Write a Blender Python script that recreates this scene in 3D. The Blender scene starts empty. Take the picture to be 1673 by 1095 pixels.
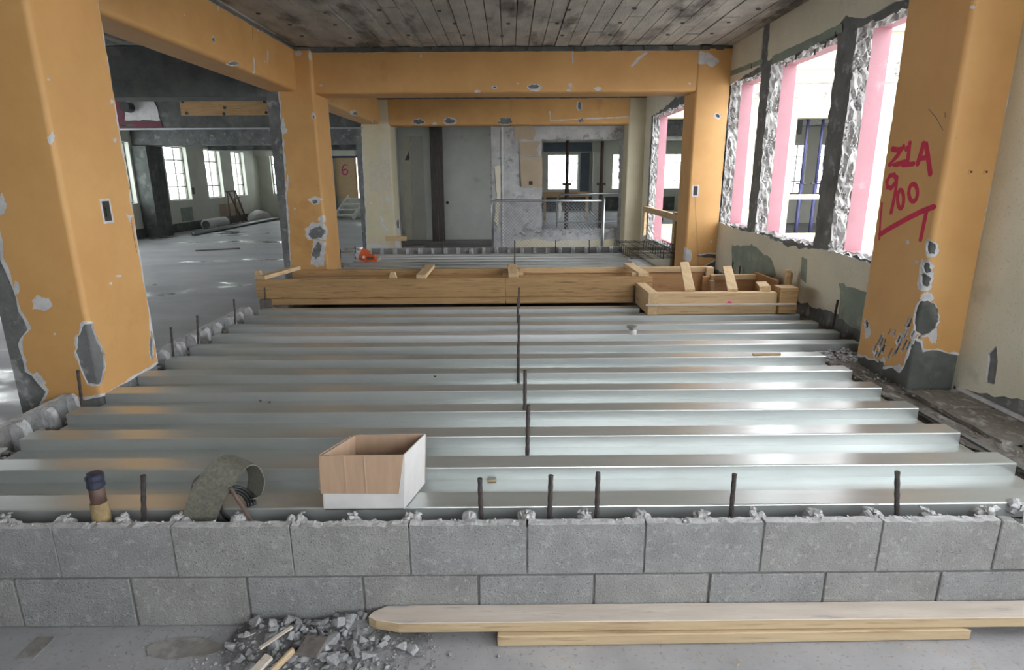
import bpy, bmesh, math, random
from mathutils import Vector, Matrix, noise
from mathutils.geometry import delaunay_2d_cdt

# ------------------------------------------------------------------ camera, sky, exposure
SC = bpy.context.scene
COL = SC.collection
H = 1.55
F = 978.09
PITCH, YAW, ROLL = .25908596, .00251951, .00638126
_f = Vector((math.sin(YAW)*math.cos(PITCH), math.cos(YAW)*math.cos(PITCH), -math.sin(PITCH)))
_r = Vector((math.cos(YAW), -math.sin(YAW), 0)); _d = _f.cross(_r)
RGT = math.cos(ROLL)*_r + math.sin(ROLL)*_d
DWN = -math.sin(ROLL)*_r + math.cos(ROLL)*_d
FWD = _f
cam = bpy.data.cameras.new('camera'); co = bpy.data.objects.new('camera', cam); COL.objects.link(co)
cam.sensor_width = 36; cam.lens = F/1673*36; cam.clip_start = .05; cam.clip_end = 300
_m = Matrix((RGT, -DWN, -FWD)).transposed().to_4x4(); _m.translation = (0, 0, H); co.matrix_world = _m
SC.camera = co
vs = SC.view_settings
vs.view_transform = 'Standard'; vs.look = 'None'; vs.gamma = 1; vs.use_curve_mapping = False
vs.exposure = 2.65
w = bpy.data.worlds.new('overcast_sky'); SC.world = w; w.use_nodes = True
bg = w.node_tree.nodes['Background']
bg.inputs[0].default_value = (.93, .97, 1.0, 1); bg.inputs[1].default_value = 1.25
SC.cycles.max_bounces = 10; SC.cycles.diffuse_bounces = 6; SC.cycles.glossy_bounces = 4
SC.cycles.transparent_max_bounces = 12; SC.cycles.caustics_reflective = False; SC.cycles.caustics_refractive = False
SC.cycles.sample_clamp_indirect = 8


# ------------------------------------------------------------------ measuring the photograph: a pixel on a known plane
def ray(x, y): return RGT*((x-836.5)/F) + DWN*((y-547.5)/F) + FWD
def onX(x, y, X): d = ray(x, y); return d*(X/d.x) + Vector((0, 0, H))
def onY(x, y, Y): d = ray(x, y); return d*(Y/d.y) + Vector((0, 0, H))
def onZ(x, y, Z): d = ray(x, y); return d*((Z-H)/d.z) + Vector((0, 0, H))


# ------------------------------------------------------------------ materials
MATS = {}
def mat(name, c1, c2=None, scale=6, rough=.75, bump=0., bscale=80, metal=0., stretch=(1, 1, 1), c3=None, s3=3, t3=.6, r3=None,
        lo=.35, hi=.65, speck=None, sscale=140, aniso=0.):
    m = bpy.data.materials.new(name); m.use_nodes = True; MATS[name] = m
    nt = m.node_tree; N = nt.nodes; L = nt.links
    b = N['Principled BSDF']; b.inputs['Roughness'].default_value = rough; b.inputs['Metallic'].default_value = metal
    if aniso: b.inputs['Anisotropic'].default_value = aniso
    g = N.new('ShaderNodeNewGeometry')
    mp = N.new('ShaderNodeMapping'); mp.inputs['Scale'].default_value = stretch; L.new(g.outputs['Position'], mp.inputs['Vector'])
    def nz(s, det=6):
        n = N.new('ShaderNodeTexNoise'); n.inputs['Scale'].default_value = s; n.inputs['Detail'].default_value = det
        n.inputs['Roughness'].default_value = .62; L.new(mp.outputs[0], n.inputs['Vector']); return n
    def ramp(n, a, z):
        r = N.new('ShaderNodeMapRange'); r.inputs[1].default_value = a; r.inputs[2].default_value = z; L.new(n.outputs[0], r.inputs[0]); return r
    def mix(fac, A, B):
        x = N.new('ShaderNodeMix'); x.data_type = 'RGBA'; L.new(fac, x.inputs[0])
        for k, v in ((6, A), (7, B)):
            if isinstance(v, tuple): x.inputs[k].default_value = (*v, 1)
            else: L.new(v, x.inputs[k])
        return x.outputs[2]
    c2 = c2 or c1
    col = mix(ramp(nz(scale), lo, hi).outputs[0], c1, c2)
    if c3:
        f3 = ramp(nz(s3, 8), t3-.05, t3+.06)
        col = mix(f3.outputs[0], col, c3)
        if r3 is not None:
            rr = N.new('ShaderNodeMapRange'); rr.inputs[3].default_value = rough; rr.inputs[4].default_value = r3
            L.new(f3.outputs[0], rr.inputs[0]); L.new(rr.outputs[0], b.inputs['Roughness'])
    if speck:
        col = mix(ramp(nz(sscale, 2), .60, .68).outputs[0], col, speck)
    L.new(col, b.inputs['Base Color'])
    if bump:
        bn = N.new('ShaderNodeBump'); bn.inputs['Strength'].default_value = bump; bn.inputs['Distance'].default_value = .01
        L.new(nz(bscale, 6).outputs[0], bn.inputs['Height']); L.new(bn.outputs[0], b.inputs['Normal'])
    return m

ORANGE = mat('orange_paint', (.64, .365, .135), (.58, .315, .11), 2.5, .56, .06, 160, c3=(.50, .26, .085), s3=1.3, t3=.66)
CREAM = mat('cream_paint', (.72, .68, .55), (.65, .61, .49), 3, .55, .12, 90, c3=(.54, .51, .41), s3=4, t3=.66, speck=(.58, .54, .43), sscale=70)
CREAMD = mat('cream_column_paint', (.62, .56, .40), (.56, .50, .35), 3, .5, .06, 90, c3=(.60, .57, .48), s3=2.2, t3=.63)
PLASTER = mat('white_gypsum_plaster', (.66, .65, .66), (.52, .52, .54), 20, .9, .4, 90)
CONC = mat('bare_concrete', (.20, .205, .205), (.12, .125, .125), 5, .9, .6, 40, c3=(.33, .335, .34), s3=9, t3=.62)
CONCD = mat('dark_stained_concrete', (.125, .132, .126), (.075, .08, .077), 4, .9, .5, 30, c3=(.17, .175, .17), s3=3, t3=.6)
CONCL = mat('pale_broken_concrete', (.46, .45, .44), (.30, .295, .29), 18, .95, .35, 60, c3=(.24, .235, .23), s3=22, t3=.62)
CONCM = mat('grey_wall_concrete', (.50, .50, .505), (.36, .36, .365), 5, .9, .6, 40, c3=(.24, .24, .24), s3=6, t3=.6)
CEIL = mat('board_formed_concrete', (.49, .475, .44), (.31, .30, .275), 5, .9, .7, 40, stretch=(1, .35, 1), c3=(.15, .14, .125), s3=2.8, t3=.58)
BLOCK = mat('concrete_block', (.31, .313, .316), (.24, .243, .246), 9, .95, .8, 150, c3=(.36, .364, .367), s3=40, t3=.60, speck=(.12, .122, .124), sscale=190)
BLOCK2 = mat('concrete_block_warm', (.318, .317, .312), (.248, .247, .242), 9, .95, .8, 150, c3=(.37, .368, .362), s3=40, t3=.60, speck=(.125, .124, .122), sscale=190)
MORTAR = mat('mortar', (.20, .20, .19), (.14, .14, .135), 25, .95, .6, 90)
MORTTOP = mat('pale_mortar', (.55, .55, .56), (.40, .40, .41), 30, .95, .9, 70)
FLOORC = mat('slab_concrete', (.37, .365, .375), (.26, .26, .27), 1.6, .62, .25, 40, c3=(.42, .41, .41), s3=.9, t3=.56, speck=(.24, .235, .23), sscale=55)
FLOORW = mat('wet_slab_concrete', (.46, .465, .485), (.34, .345, .36), 1.4, .66, .2, 14, c3=(.26, .26, .27), s3=.75, t3=.57, r3=.12, stretch=(.6, 1, 1))
GALV = mat('galvanised_steel', (.64, .67, .665), (.54, .575, .57), 7, .31, .02, 30, .68, stretch=(.15, 1, 1), c3=(.70, .72, .73), s3=1.1, t3=.6, r3=.42)
REBAR = mat('rebar_steel', (.10, .085, .08), (.06, .05, .05), 60, .6, .4, 200, .6)
RUST = mat('rusty_steel', (.14, .09, .07), (.07, .05, .045), 30, .7, .3, 100, .3)
def wood(n, a, b, c, st): return mat(n, a, b, 3, .7, .15, 12, stretch=st, c3=c, s3=5, t3=.6)
PINEX = wood('pine_along_x', (.60, .43, .25), (.50, .34, .18), (.40, .25, .12), (.8, 9, 9))
PINEY = wood('pine_along_y', (.62, .46, .27), (.52, .36, .20), (.42, .27, .14), (9, .8, 9))
FORMX = wood('weathered_form_board', (.46, .29, .135), (.35, .21, .09), (.23, .135, .06), (.9, 7, 14))
PLY = wood('plywood', (.52, .29, .135), (.45, .24, .105), (.37, .19, .085), (1, 3, 6))
PLANK = mat('dirty_plank', (.60, .525, .46), (.50, .43, .37), 3, .7, .2, 14, stretch=(1, 9, 9), c3=(.30, .29, .30), s3=4, t3=.64)
PLANKE = wood('plank_edge', (.52, .40, .255), (.43, .32, .195), (.33, .23, .13), (.8, 10, 14))
DARKWOOD = wood('old_grey_timber', (.17, .15, .135), (.12, .105, .095), (.085, .075, .07), (9, 9, .8))
CARD = mat('brown_cardboard', (.40, .27, .185), (.35, .235, .16), 5, .85, .1, 60, stretch=(8, 8, 1))
CREASE = mat('crease', (.46, .33, .24), (.42, .30, .21), 9, .85)
CARDW = mat('white_cardboard', (.60, .59, .58), (.50, .49, .485), 6, .7, .05, 60)
NAVY = mat('navy_tape', (.018, .022, .045), (.03, .035, .06), 30, .45, .3, 60)
PIPEB = mat('brown_pipe', (.13, .075, .055), (.08, .05, .04), 20, .6, .2, 60)
YELLOWED = mat('yellowed_sealant', (.34, .25, .12), (.22, .16, .085), 25, .8, .5, 60)
STRAP = mat('grey_flecked_strap', (.17, .16, .125), (.10, .10, .085), 90, .85, .3, 200)
BLACK = mat('black_rubber', (.012, .012, .013), (.025, .025, .026), 20, .5)
PINK = mat('pink_paint', (.37, .175, .205), (.33, .15, .178), 4, .6, .1, 60, c3=(.40, .25, .27), s3=5, t3=.66)
RED = mat('red_spray_paint', (.60, .016, .07), (.50, .012, .055), 12, .6)
MAGENTA = mat('magenta_spray', (.75, .06, .28), (.65, .05, .25), 12, .6)
MAROON = mat('maroon_paint', (.13, .014, .035), (.10, .012, .028), 4, .6)
GREENP = mat('grey_green_paint', (.26, .305, .25), (.20, .245, .21), 5, .7, .1, 60, c3=(.33, .35, .29), s3=6, t3=.6)
WALLW = mat('off_white_wall', (.74, .76, .72), (.66, .68, .645), 2.5, .8, .1, 50, c3=(.52, .53, .51), s3=2.2, t3=.66)
WALLC = mat('pale_room_wall', (.62, .62, .55), (.56, .56, .50), 2, .8, .1, 50)
TAN = mat('tan_plaster', (.42, .335, .24), (.37, .295, .21), 3, .8, .1, 60)
FACADE = mat('cream_facade', (.50, .455, .345), (.46, .415, .31), 2, .8, .1, 40)
ORTOOL = mat('orange_tool_paint', (.72, .12, .02), (.6, .09, .015), 8, .45)
WHITEP = mat('white_plastic', (.7, .7, .68), (.6, .6, .58), 8, .5)
BLUEP = mat('blue_shoring_paint', (.035, .04, .14), (.05, .05, .12), 10, .5)
BLUEG = mat('blue_grey_board', (.10, .125, .16), (.085, .105, .135), 4, .7)
STEELW = mat('window_steel', (.16, .15, .12), (.10, .095, .08), 12, .5)
GALVT = mat('galvanised_tube', (.38, .40, .42), (.30, .32, .34), 12, .4, 0, 30, .8)
ROCK = mat('broken_concrete_rubble', (.36, .36, .375), (.24, .24, .25), 14, .95, .8, 60, c3=(.42, .42, .435), s3=12, t3=.6)
DIRT = mat('dirty_ledge', (.27, .25, .23), (.14, .125, .105), 9, .95, .9, 45, stretch=(1.3, .8, 1), c3=(.44, .43, .42), s3=9, t3=.57)
DUST = mat('dusty_scrap', (.23, .215, .20), (.16, .15, .14), 12, .9, .3, 60, c3=(.30, .29, .285), s3=9, t3=.55)
FINES = mat('rubble_dust', (.24, .238, .242), (.16, .16, .163), 25, .95, .6, 90)
GROUND = mat('courtyard_paving', (.55, .54, .52), (.48, .47, .45), 1, .9)
glass = bpy.data.materials.new('window_glass'); glass.use_nodes = True
_nt = glass.node_tree; _nt.nodes.clear()
_o = _nt.nodes.new('ShaderNodeOutputMaterial'); _t = _nt.nodes.new('ShaderNodeBsdfTransparent'); _g = _nt.nodes.new('ShaderNodeBsdfGlossy')
_x = _nt.nodes.new('ShaderNodeMixShader'); _x.inputs[0].default_value = .08; _g.inputs['Roughness'].default_value = .03
_t.inputs[0].default_value = (.93, .96, .95, 1)
_nt.links.new(_t.outputs[0], _x.inputs[1]); _nt.links.new(_g.outputs[0], _x.inputs[2]); _nt.links.new(_x.outputs[0], _o.inputs[0])

# ------------------------------------------------------------------ mesh helpers
WLOC = {}
def thing(name, label, cat, loc, group=None):
    o = bpy.data.objects.new(name, None); COL.objects.link(o); o.location = loc; o.empty_display_size = .1
    WLOC[o.name] = Vector(loc); o['label'] = label; o['category'] = cat; o['kind'] = 'thing'
    if group: o['group'] = group
    return o
def tag(o, label, cat, group=None):
    o['label'] = label; o['category'] = cat; o['kind'] = 'thing'
    if group: o['group'] = group
    return o
def struct(o, label=None):
    o['kind'] = 'structure'
    if label: o['label'] = label
    return o
def put(name, me, mats, parent=None, smooth=False, shift=True):
    """link a mesh given in world coordinates"""
    o = bpy.data.objects.new(name, me); me.name = name; COL.objects.link(o)
    for m in (mats if isinstance(mats, (list, tuple)) else [mats]): me.materials.append(m)
    if smooth:
        me.polygons.foreach_set('use_smooth', [True]*len(me.polygons))
    if parent:
        off = WLOC[parent.name]; o.parent = parent; me.transform(Matrix.Translation(-off)); WLOC[o.name] = off.copy()
    else:
        vs_ = [v.co for v in me.vertices]
        c = Vector(((min(v.x for v in vs_)+max(v.x for v in vs_))/2, (min(v.y for v in vs_)+max(v.y for v in vs_))/2, min(v.z for v in vs_)))
        me.transform(Matrix.Translation(-c)); o.location = c; WLOC[o.name] = c
    return o
def clone(src, parent, dloc, rz=0.):
    """copy of a part, mesh data shared, moved by dloc"""
    c = src.copy(); COL.objects.link(c); c.parent = parent
    c.location = Vector(src.location)+Vector(dloc); c.rotation_euler.z = rz
    return c

class MB:
    def __init__(s): s.v = []; s.f = []; s.m = []
    def add(s, vs_, fs, mi=0):
        k = len(s.v); s.v += [tuple(v) for v in vs_]; s.f += [tuple(i+k for i in f) for f in fs]; s.m += [mi]*len(fs); return s
    def box(s, x0, x1, y0, y1, z0, z1, mi=0, M=None):
        P = [Vector((x, y, z)) for z in (z0, z1) for y in (y0, y1) for x in (x0, x1)]
        if M is not None: P = [M @ p for p in P]
        return s.add(P, [(0, 2, 3, 1), (4, 5, 7, 6), (0, 1, 5, 4), (2, 6, 7, 3), (0, 4, 6, 2), (1, 3, 7, 5)], mi)
    def bar(s, a, b, wd, ht, up=(0, 0, 1), mi=0):
        """rectangular bar from a to b"""
        a, b = Vector(a), Vector(b); d = (b-a); l = d.length; d.normalize(); up = Vector(up)
        sd_ = d.cross(up).normalized(); u = sd_.cross(d)
        M = Matrix((d, sd_, u)).transposed().to_4x4(); M.translation = a
        return s.box(0, l, -wd/2, wd/2, -ht/2, ht/2, mi, M)
    def tube(s, pts, r, n=8, mi=0, cap=True, radii=None):
        pts = [Vector(p) for p in pts]; rings = []
        t = (pts[1]-pts[0]).normalized(); ref = Vector((0, 0, 1)) if abs(t.z) < .9 else Vector((1, 0, 0))
        x = t.cross(ref).normalized()
        for i, p in enumerate(pts):
            t = (pts[min(i+1, len(pts)-1)]-pts[max(i-1, 0)]).normalized()
            x = (x-t*x.dot(t)).normalized(); y = t.cross(x); rr = radii[i] if radii else r
            rings.append([p+(x*math.cos(2*math.pi*k/n)+y*math.sin(2*math.pi*k/n))*rr for k in range(n)])
        V = [v for q in rings for v in q]; Fc = []
        for i in range(len(pts)-1):
            for k in range(n):
                Fc.append((i*n+k, i*n+(k+1) % n, (i+1)*n+(k+1) % n, (i+1)*n+k))
        if cap: Fc += [tuple(range(n-1, -1, -1)), tuple((len(pts)-1)*n+k for k in range(n))]
        return s.add(V, Fc, mi)
    def prism(s, poly, fn, t0, t1, mi=0):
        """closed 2d polygon swept from t0 to t1; fn(u,v,t)->xyz"""
        n = len(poly)
        V = [fn(u, v, t0) for u, v in poly]+[fn(u, v, t1) for u, v in poly]
        return s.add(V, [tuple(range(n-1, -1, -1)), tuple(range(n, 2*n))]+[(i, (i+1) % n, n+(i+1) % n, n+i) for i in range(n)], mi)
    def mesh(s, bev=0, seg=1):
        me = bpy.data.meshes.new('mesh'); me.from_pydata(s.v, [], s.f); me.polygons.foreach_set('material_index', s.m); me.update()
        bm = bmesh.new(); bm.from_mesh(me)
        bmesh.ops.recalc_face_normals(bm, faces=bm.faces)
        if bev: bmesh.ops.bevel(bm, geom=list(bm.edges), offset=bev, segments=seg, affect='EDGES', clamp_overlap=True)
        bm.to_mesh(me); bm.free(); return me
    def put(s, name, mats, parent=None, smooth=False, bev=0, seg=1): return put(name, s.mesh(bev, seg), mats, parent, smooth)

def inside(p, poly):
    x, y = p; c = False; j = len(poly)-1
    for i in range(len(poly)):
        xi, yi = poly[i]; xj, yj = poly[j]
        if (yi > y) != (yj > y) and x < (xj-xi)*(y-yi)/(yj-yi)+xi: c = not c
        j = i
    return c
def jag(poly, step, amp, seed=0, closed=True, fixed=()):
    """resample a polygon and roughen it; edges whose index is in fixed stay straight"""
    rnd = random.Random(seed); out = []; n = len(poly)
    for i in range(n if closed else n-1):
        a, b = poly[i], poly[(i+1) % n]; l = math.hypot(b[0]-a[0], b[1]-a[1])
        if l < 1e-6: continue
        if i in fixed: out.append(a); continue
        k = max(1, int(l/step)); nx, ny = -(b[1]-a[1])/l, (b[0]-a[0])/l
        for q in range(k):
            t = (q+(rnd.uniform(-.3, .3) if q else 0))/k
            d = 0 if (q == 0 and (i-1) % n in fixed) else amp*(rnd.uniform(-1, 1)*.6+.8*noise.noise(Vector((a[0]*3+t*l*7, a[1]*3+seed, seed*1.7))))
            out.append((a[0]+(b[0]-a[0])*t+nx*d, a[1]+(b[1]-a[1])*t+ny*d))
    return out
def blob(cx, cy, rx, ry, seed, n=14, amp=.35):
    rnd = random.Random(seed); ph = rnd.uniform(0, 6)
    return [(cx+rx*math.cos(a)*(1+amp*(rnd.random()-.5)*2), cy+ry*math.sin(a)*(1+amp*(rnd.random()-.5)*2)) for a in [ph+2*math.pi*i/n for i in range(n)]]
def grow(poly, d, seed=0):
    rnd = random.Random(seed); cx = sum(p[0] for p in poly)/len(poly); cy = sum(p[1] for p in poly)/len(poly); out = []
    for x, y in poly:
        l = math.hypot(x-cx, y-cy) or 1; q = d*max(.02, .55+2.4*noise.noise(Vector((x*22, y*22, seed*.37)))+rnd.uniform(-.2, .2))
        out.append((x+(x-cx)/l*q, y+(y-cy)/l*q))
    return out
def plate(outline, holes, fn, t0, t1, cuts=(), nt=1, rough=0., seed=0, side=None):
    """triangulated plate with holes. fn(u,v,t)->xyz; cuts = u values at which the plate is split so that it can bend;
    rough displaces the rims of the plate; side = material index of the rims"""
    V = []; E = []
    for poly in [outline]+list(holes):
        k = len(V); n = len(poly); V += [Vector((p[0], p[1])) for p in poly]; E += [(k+i, k+(i+1) % n) for i in range(n)]
    lo = min(p[1] for p in outline)-.1; hi = max(p[1] for p in outline)+.1
    for u in cuts:
        k = len(V); V += [Vector((u, lo)), Vector((u, hi))]; E.append((k, k+1))
    vo, eo, fo, *_ = delaunay_2d_cdt(V, E, [], 0, 1e-5)
    tri = []
    for f in fo:
        if len(f) < 3: continue
        c = (sum(vo[i].x for i in f)/len(f), sum(vo[i].y for i in f)/len(f))
        if inside(c, outline) and not any(inside(c, h) for h in holes): tri.append(f)
    used = sorted({i for f in tri for i in f}); ix = {i: k for k, i in enumerate(used)}; n = len(used)
    cnt = {}
    for f in tri:
        for a, b in zip(f, f[1:]+f[:1]):
            cnt[(a, b)] = cnt.get((a, b), 0)+1
    rim = [(a, b) for (a, b) in cnt if (b, a) not in cnt]
    verts = []; faces = []; mi = []
    nrm = {}
    for a, b in rim:
        d = vo[b]-vo[a]; q = Vector((d.y, -d.x)); q = q/q.length if q.length > 1e-9 else q
        for i in (a, b): nrm[i] = nrm.get(i, Vector((0, 0)))+q
    P0 = [fn(vo[i].x, vo[i].y, t0) for i in used]; P1 = [fn(vo[i].x, vo[i].y, t1) for i in used]
    verts += P1+P0
    for f in tri:
        faces.append(tuple(ix[i] for i in f)); mi.append(0)
        faces.append(tuple(n+ix[i] for i in reversed(f))); mi.append(0)
    lay = [{i: ix[i] for a, b in rim for i in (a, b)}]
    rnd = random.Random(seed)
    for q in range(1, nt):
        t = t1+(t0-t1)*q/nt; d = {}
        for i in lay[0]:
            g = nrm[i]; g = g/g.length if g.length > 1e-9 else g
            s = rough*(rnd.uniform(-.9, .7)+.9*noise.noise(Vector((vo[i].x*6, vo[i].y*6, q*.7+seed)))); d[i] = len(verts)
            verts.append(fn(vo[i].x+g.x*s, vo[i].y+g.y*s, t))
        lay.append(d)
    lay.append({i: n+ix[i] for i in lay[0]})
    for q in range(nt):
        A, B = lay[q], lay[q+1]
        for a, b in rim:
            faces.append((A[b], A[a], B[a], B[b])); mi.append(side if side is not None else 0)
    me = bpy.data.meshes.new('plate'); me.from_pydata([tuple(v) for v in verts], [], faces)
    me.polygons.foreach_set('material_index', mi); me.update()
    bm = bmesh.new(); bm.from_mesh(me); bmesh.ops.recalc_face_normals(bm, faces=bm.faces); bm.to_mesh(me); bm.free()
    return me
class Path:
    """open polyline with rounded corners; normal points to the left of travel * sgn"""
    def __init__(s, pts, r, sgn=1, seg=6):
        s.seg = []; s.cuts = []; s.sgn = sgn; s.start = []
        pts = [Vector(p) for p in pts]; u = 0; cur = pts[0]
        for i in range(1, len(pts)):
            a, b = pts[i-1], pts[i]; d = (b-a).normalized()
            end = b-d*r if i < len(pts)-1 else b
            l = (end-cur).length; s.seg.append(('l', u, u+l, cur.copy(), d.copy())); s.start.append((u, cur.copy(), d.copy())); u += l
            if i < len(pts)-1:
                d2 = (pts[i+1]-b).normalized(); turn = 1 if d.x*d2.y-d.y*d2.x > 0 else -1
                c = end+Vector((-d.y, d.x))*turn*r; al = r*math.pi/2
                s.seg.append(('a', u, u+al, c, (end-c), turn)); s.cuts += [u+al*k/seg for k in range(seg+1)]; u += al
                cur = b+d2*r
        s.len = u
    def at(s, u):
        for g in s.seg:
            if u <= g[2]+1e-7 or g is s.seg[-1]:
                if g[0] == 'l':
                    d = g[4]; return g[3]+d*(u-g[1]), Vector((-d.y, d.x))*s.sgn
                a = (u-g[1])/(g[2]-g[1])*math.pi/2*g[5]; q = g[4]; ca, sa = math.cos(a), math.sin(a)
                v = Vector((q.x*ca-q.y*sa, q.x*sa+q.y*ca)); nn = v.normalized()
                return g[3]+v, (nn if g[5]*s.sgn < 0 else -nn)
    def u_on(s, k, val, axis):
        """u of a coordinate on straight piece k"""
        u0, p, d = s.start[k]; return u0+(val-p[axis])/d[axis]

def rib(pts, wd, fn, t0, t1, mb, mi=0):
    """a painted stroke: a flat ribbon with round ends"""
    pts = [Vector(p) for p in pts]; l = []; r_ = []
    for i, p in enumerate(pts):
        t = (pts[min(i+1, len(pts)-1)]-pts[max(i-1, 0)]).normalized(); nn = Vector((-t.y, t.x))*wd/2
        l.append(p+nn); r_.append(p-nn)
    for q in range(len(pts)-1):
        RIBN[0] += 1; mb.prism([l[q], l[q+1], r_[q+1], r_[q]], fn, t0, t1+.00005*(RIBN[0] % 9), mi)
    for p in pts:
        RIBN[0] += 1; mb.prism([(p.x+wd/2*math.cos(a*math.pi/5), p.y+wd/2*math.sin(a*math.pi/5)) for a in range(10)], fn, t0, t1+.0005+.00005*(RIBN[0] % 13), mi)
RIBN = [0]
def box(name, b, m, parent=None, bev=0): return MB().box(*b).put(name, m, parent, bev=bev)

# ------------------------------------------------------------------ the setting: slabs and walls
fl = MB().box(-10.2, 2.86, -2.3, 1.9, -.3, 0).box(-10.2, -2.46, 1.9, 10.1, -.3, 0).put('floor', FLOORC); struct(fl)
fw = MB().box(-10.2, -2.47, 2.2, 24.8, -.28, .003).put('floor_wet_hall', FLOORW); struct(fw)
ff = MB().box(-2.47, 8.4, 9.9, 28.3, -.3, 0).box(8.4, 16, 12.7, 20.3, -.3, 0).put('floor_back_rooms', FLOORC); struct(ff)
gd = MB().box(2.86, 30, -25, 12.7, -.4, -.1).box(-30, 2.86, -25, -2.31, -.4, -.1).put('ground_courtyard', GROUND); struct(gd)

# ceiling: one cast slab that keeps the print of its form boards, each strip a few millimetres off its neighbours
rnd = random.Random(5); mb = MB()
mb.box(-10.2, 2.86, -2.3, 28.3, 3.03, 3.3); mb.box(2.86, 16, 12.7, 28.3, 3.03, 3.3)
x = -2.75
while x < 2.58:
    wd = rnd.choice((.14, .15, .16)); x1 = min(x+wd, 2.6); y = 3.3+rnd.uniform(-.5, 0)
    while y < 12:
        l = rnd.uniform(1.0, 2.6); mb.box(x+.004, x1-.004, y+.004, min(y+l, 12.1)-.002, 2.994+rnd.uniform(0, .014), 3.035); y += l
    x = x1
ceil = struct(mb.put('ceiling', CEIL))
pk = MB().add([(-.02, -.012, 0), (.02, -.012, 0), (.02, .012, 0), (-.02, .012, 0), (-.014, -.008, -.012), (.014, -.008, -.012), (.014, .008, -.012), (-.014, .008, -.012)],
              [(0, 3, 2, 1), (4, 5, 6, 7), (0, 1, 5, 4), (1, 2, 6, 5), (2, 3, 7, 6), (3, 0, 4, 7)]).mesh()
pk.materials.append(CONCD); pk.name = 'form_tie_stub'
for yy in (4.9, 5.45, 5.95, 6.4, 6.95):
    for k in range(9):
        o = bpy.data.objects.new('form_tie_stub', pk); COL.objects.link(o); o.parent = ceil
        o.location = Vector((-2.2+k*.55+rnd.uniform(-.08, .08), yy+rnd.uniform(-.06, .06), 2.997))-WLOC[ceil.name]
# rough strip above the orange beam, with rusty tie ends
mb = MB()
for k in range(60):
    xx = -2.45+k*.0835; a = rnd.uniform(0, .03)
    mb.box(xx, xx+.09, 7.52-a-.005, 7.62, 2.945, 2.992)
ROUGH_STRIP = mb

# right wall: rough cast-concrete core with knocked-out windows, pink outer leaf, cream plaster skin
WINS = [(3.92, 4.88, .95, 2.60), (5.15, 6.41, .96, 2.60), (6.63, 7.50, .98, 2.57), (9.30, 11.42, .40, 2.58),
        (-2.0, .1, .95, 2.80), (.4, 2.5, .95, 2.80)]  # last two are unseen openings, assumed for daylight from the right
def rect(a, b, c, d): return [(a, c), (b, c), (b, d), (a, d)]
fx = lambda X: (lambda u, v, t: (X+t, u, v))
holes = [jag(rect(*q), .045, .024, 10+i) for i, q in enumerate(WINS)]
wr = put('wall_right', plate(rect(-2.3, 12.7, 0, 3.03), holes, fx(2.6), 0, .12, nt=5, rough=.03, seed=3, side=1), [CONC, CONCL]); struct(wr)
holes = [rect(a+.0, b-.0, c, d-.0) for a, b, c, d in WINS]
po = put('outer_leaf', plate(rect(-2.3, 12.7, -.4, 4.2), holes, fx(2.72), 0, .14, side=1), [FACADE, PINK], wr)
# cream plaster on the inside, broken away around the windows
big = jag([(3.80, .955), (4.3, .93), (4.9, .955), (5.1, .93), (5.6, .90), (6.2, .955), (6.7, .95), (7.2, .97), (7.56, .985),
           (7.57, 1.8), (7.56, 2.56), (7.2, 2.60), (6.66, 2.63), (6.665, 3.1), (6.50, 3.1), (6.49, 2.66), (5.9, 2.64), (5.2, 2.67), (5.05, 2.72), (4.8, 2.65), (4.3, 2.66), (3.80, 2.65)], .05, .018, 77)
bigD = jag([(9.24, .36), (11.50, .36), (11.52, 2.58), (10.4, 2.66), (9.9, 2.72), (9.24, 2.70)], .06, .03, 78)
near = [jag(rect(a-.03, b+.03, c-.03, d+.03), .08, .02, 90+i) for i, (a, b, c, d) in enumerate(WINS[4:])]
low = [jag([(3.83, .2), (7.6, .2), (7.6, .40), (6.4, .43), (5.6, .42), (4.9, .46), (4.3, .50), (3.83, .52)], .05, .03, 5),
       jag([(2.2, .2), (3.31, .2), (3.31, .36), (3.1, .37), (2.9, .43), (2.75, .46), (2.5, .45), (2.2, .44)], .05, .02, 6),
       jag([(3.02, .46), (3.08, .45), (3.10, .60), (3.06, .66), (3.03, .58)], .03, .008, 8)]
put('cream_plaster', plate(rect(-2.3, 12.7, .0, 3.0), [big, bigD]+near+low, fx(2.6), -.012, 0, side=1), [CREAM, PLASTER], wr)
def paint_patch(poly, m, name='paint_patch', amp=.02, seed=1):
    return put(name, plate(jag(poly, .05, amp, seed), [], fx(2.588), -.0015, 0), m, wr)
P = lambda x, y: (lambda p: (p.y, p.z))(onX(x, y, 2.588))
paint_patch([P(1371, 462), P(1418, 478), P(1414, 545), P(1372, 520)], GREENP, seed=2)
paint_patch([P(1196, 402), P(1228, 400), P(1262, 425), P(1268, 452), P(1230, 478), P(1196, 465)], GREENP, seed=3)
paint_patch([P(1262, 92), P(1376, 38), P(1376, 52), P(1262, 106)], GREENP, amp=.006, seed=4)
paint_patch([P(1310, 420), P(1319, 424), P(1317, 462), P(1308, 455)], GREENP, amp=.006, seed=14)
paint_patch([P(1188, 118), P(1246, 96), P(1246, 104), P(1190, 126)], GREENP, amp=.004, seed=5)
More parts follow.
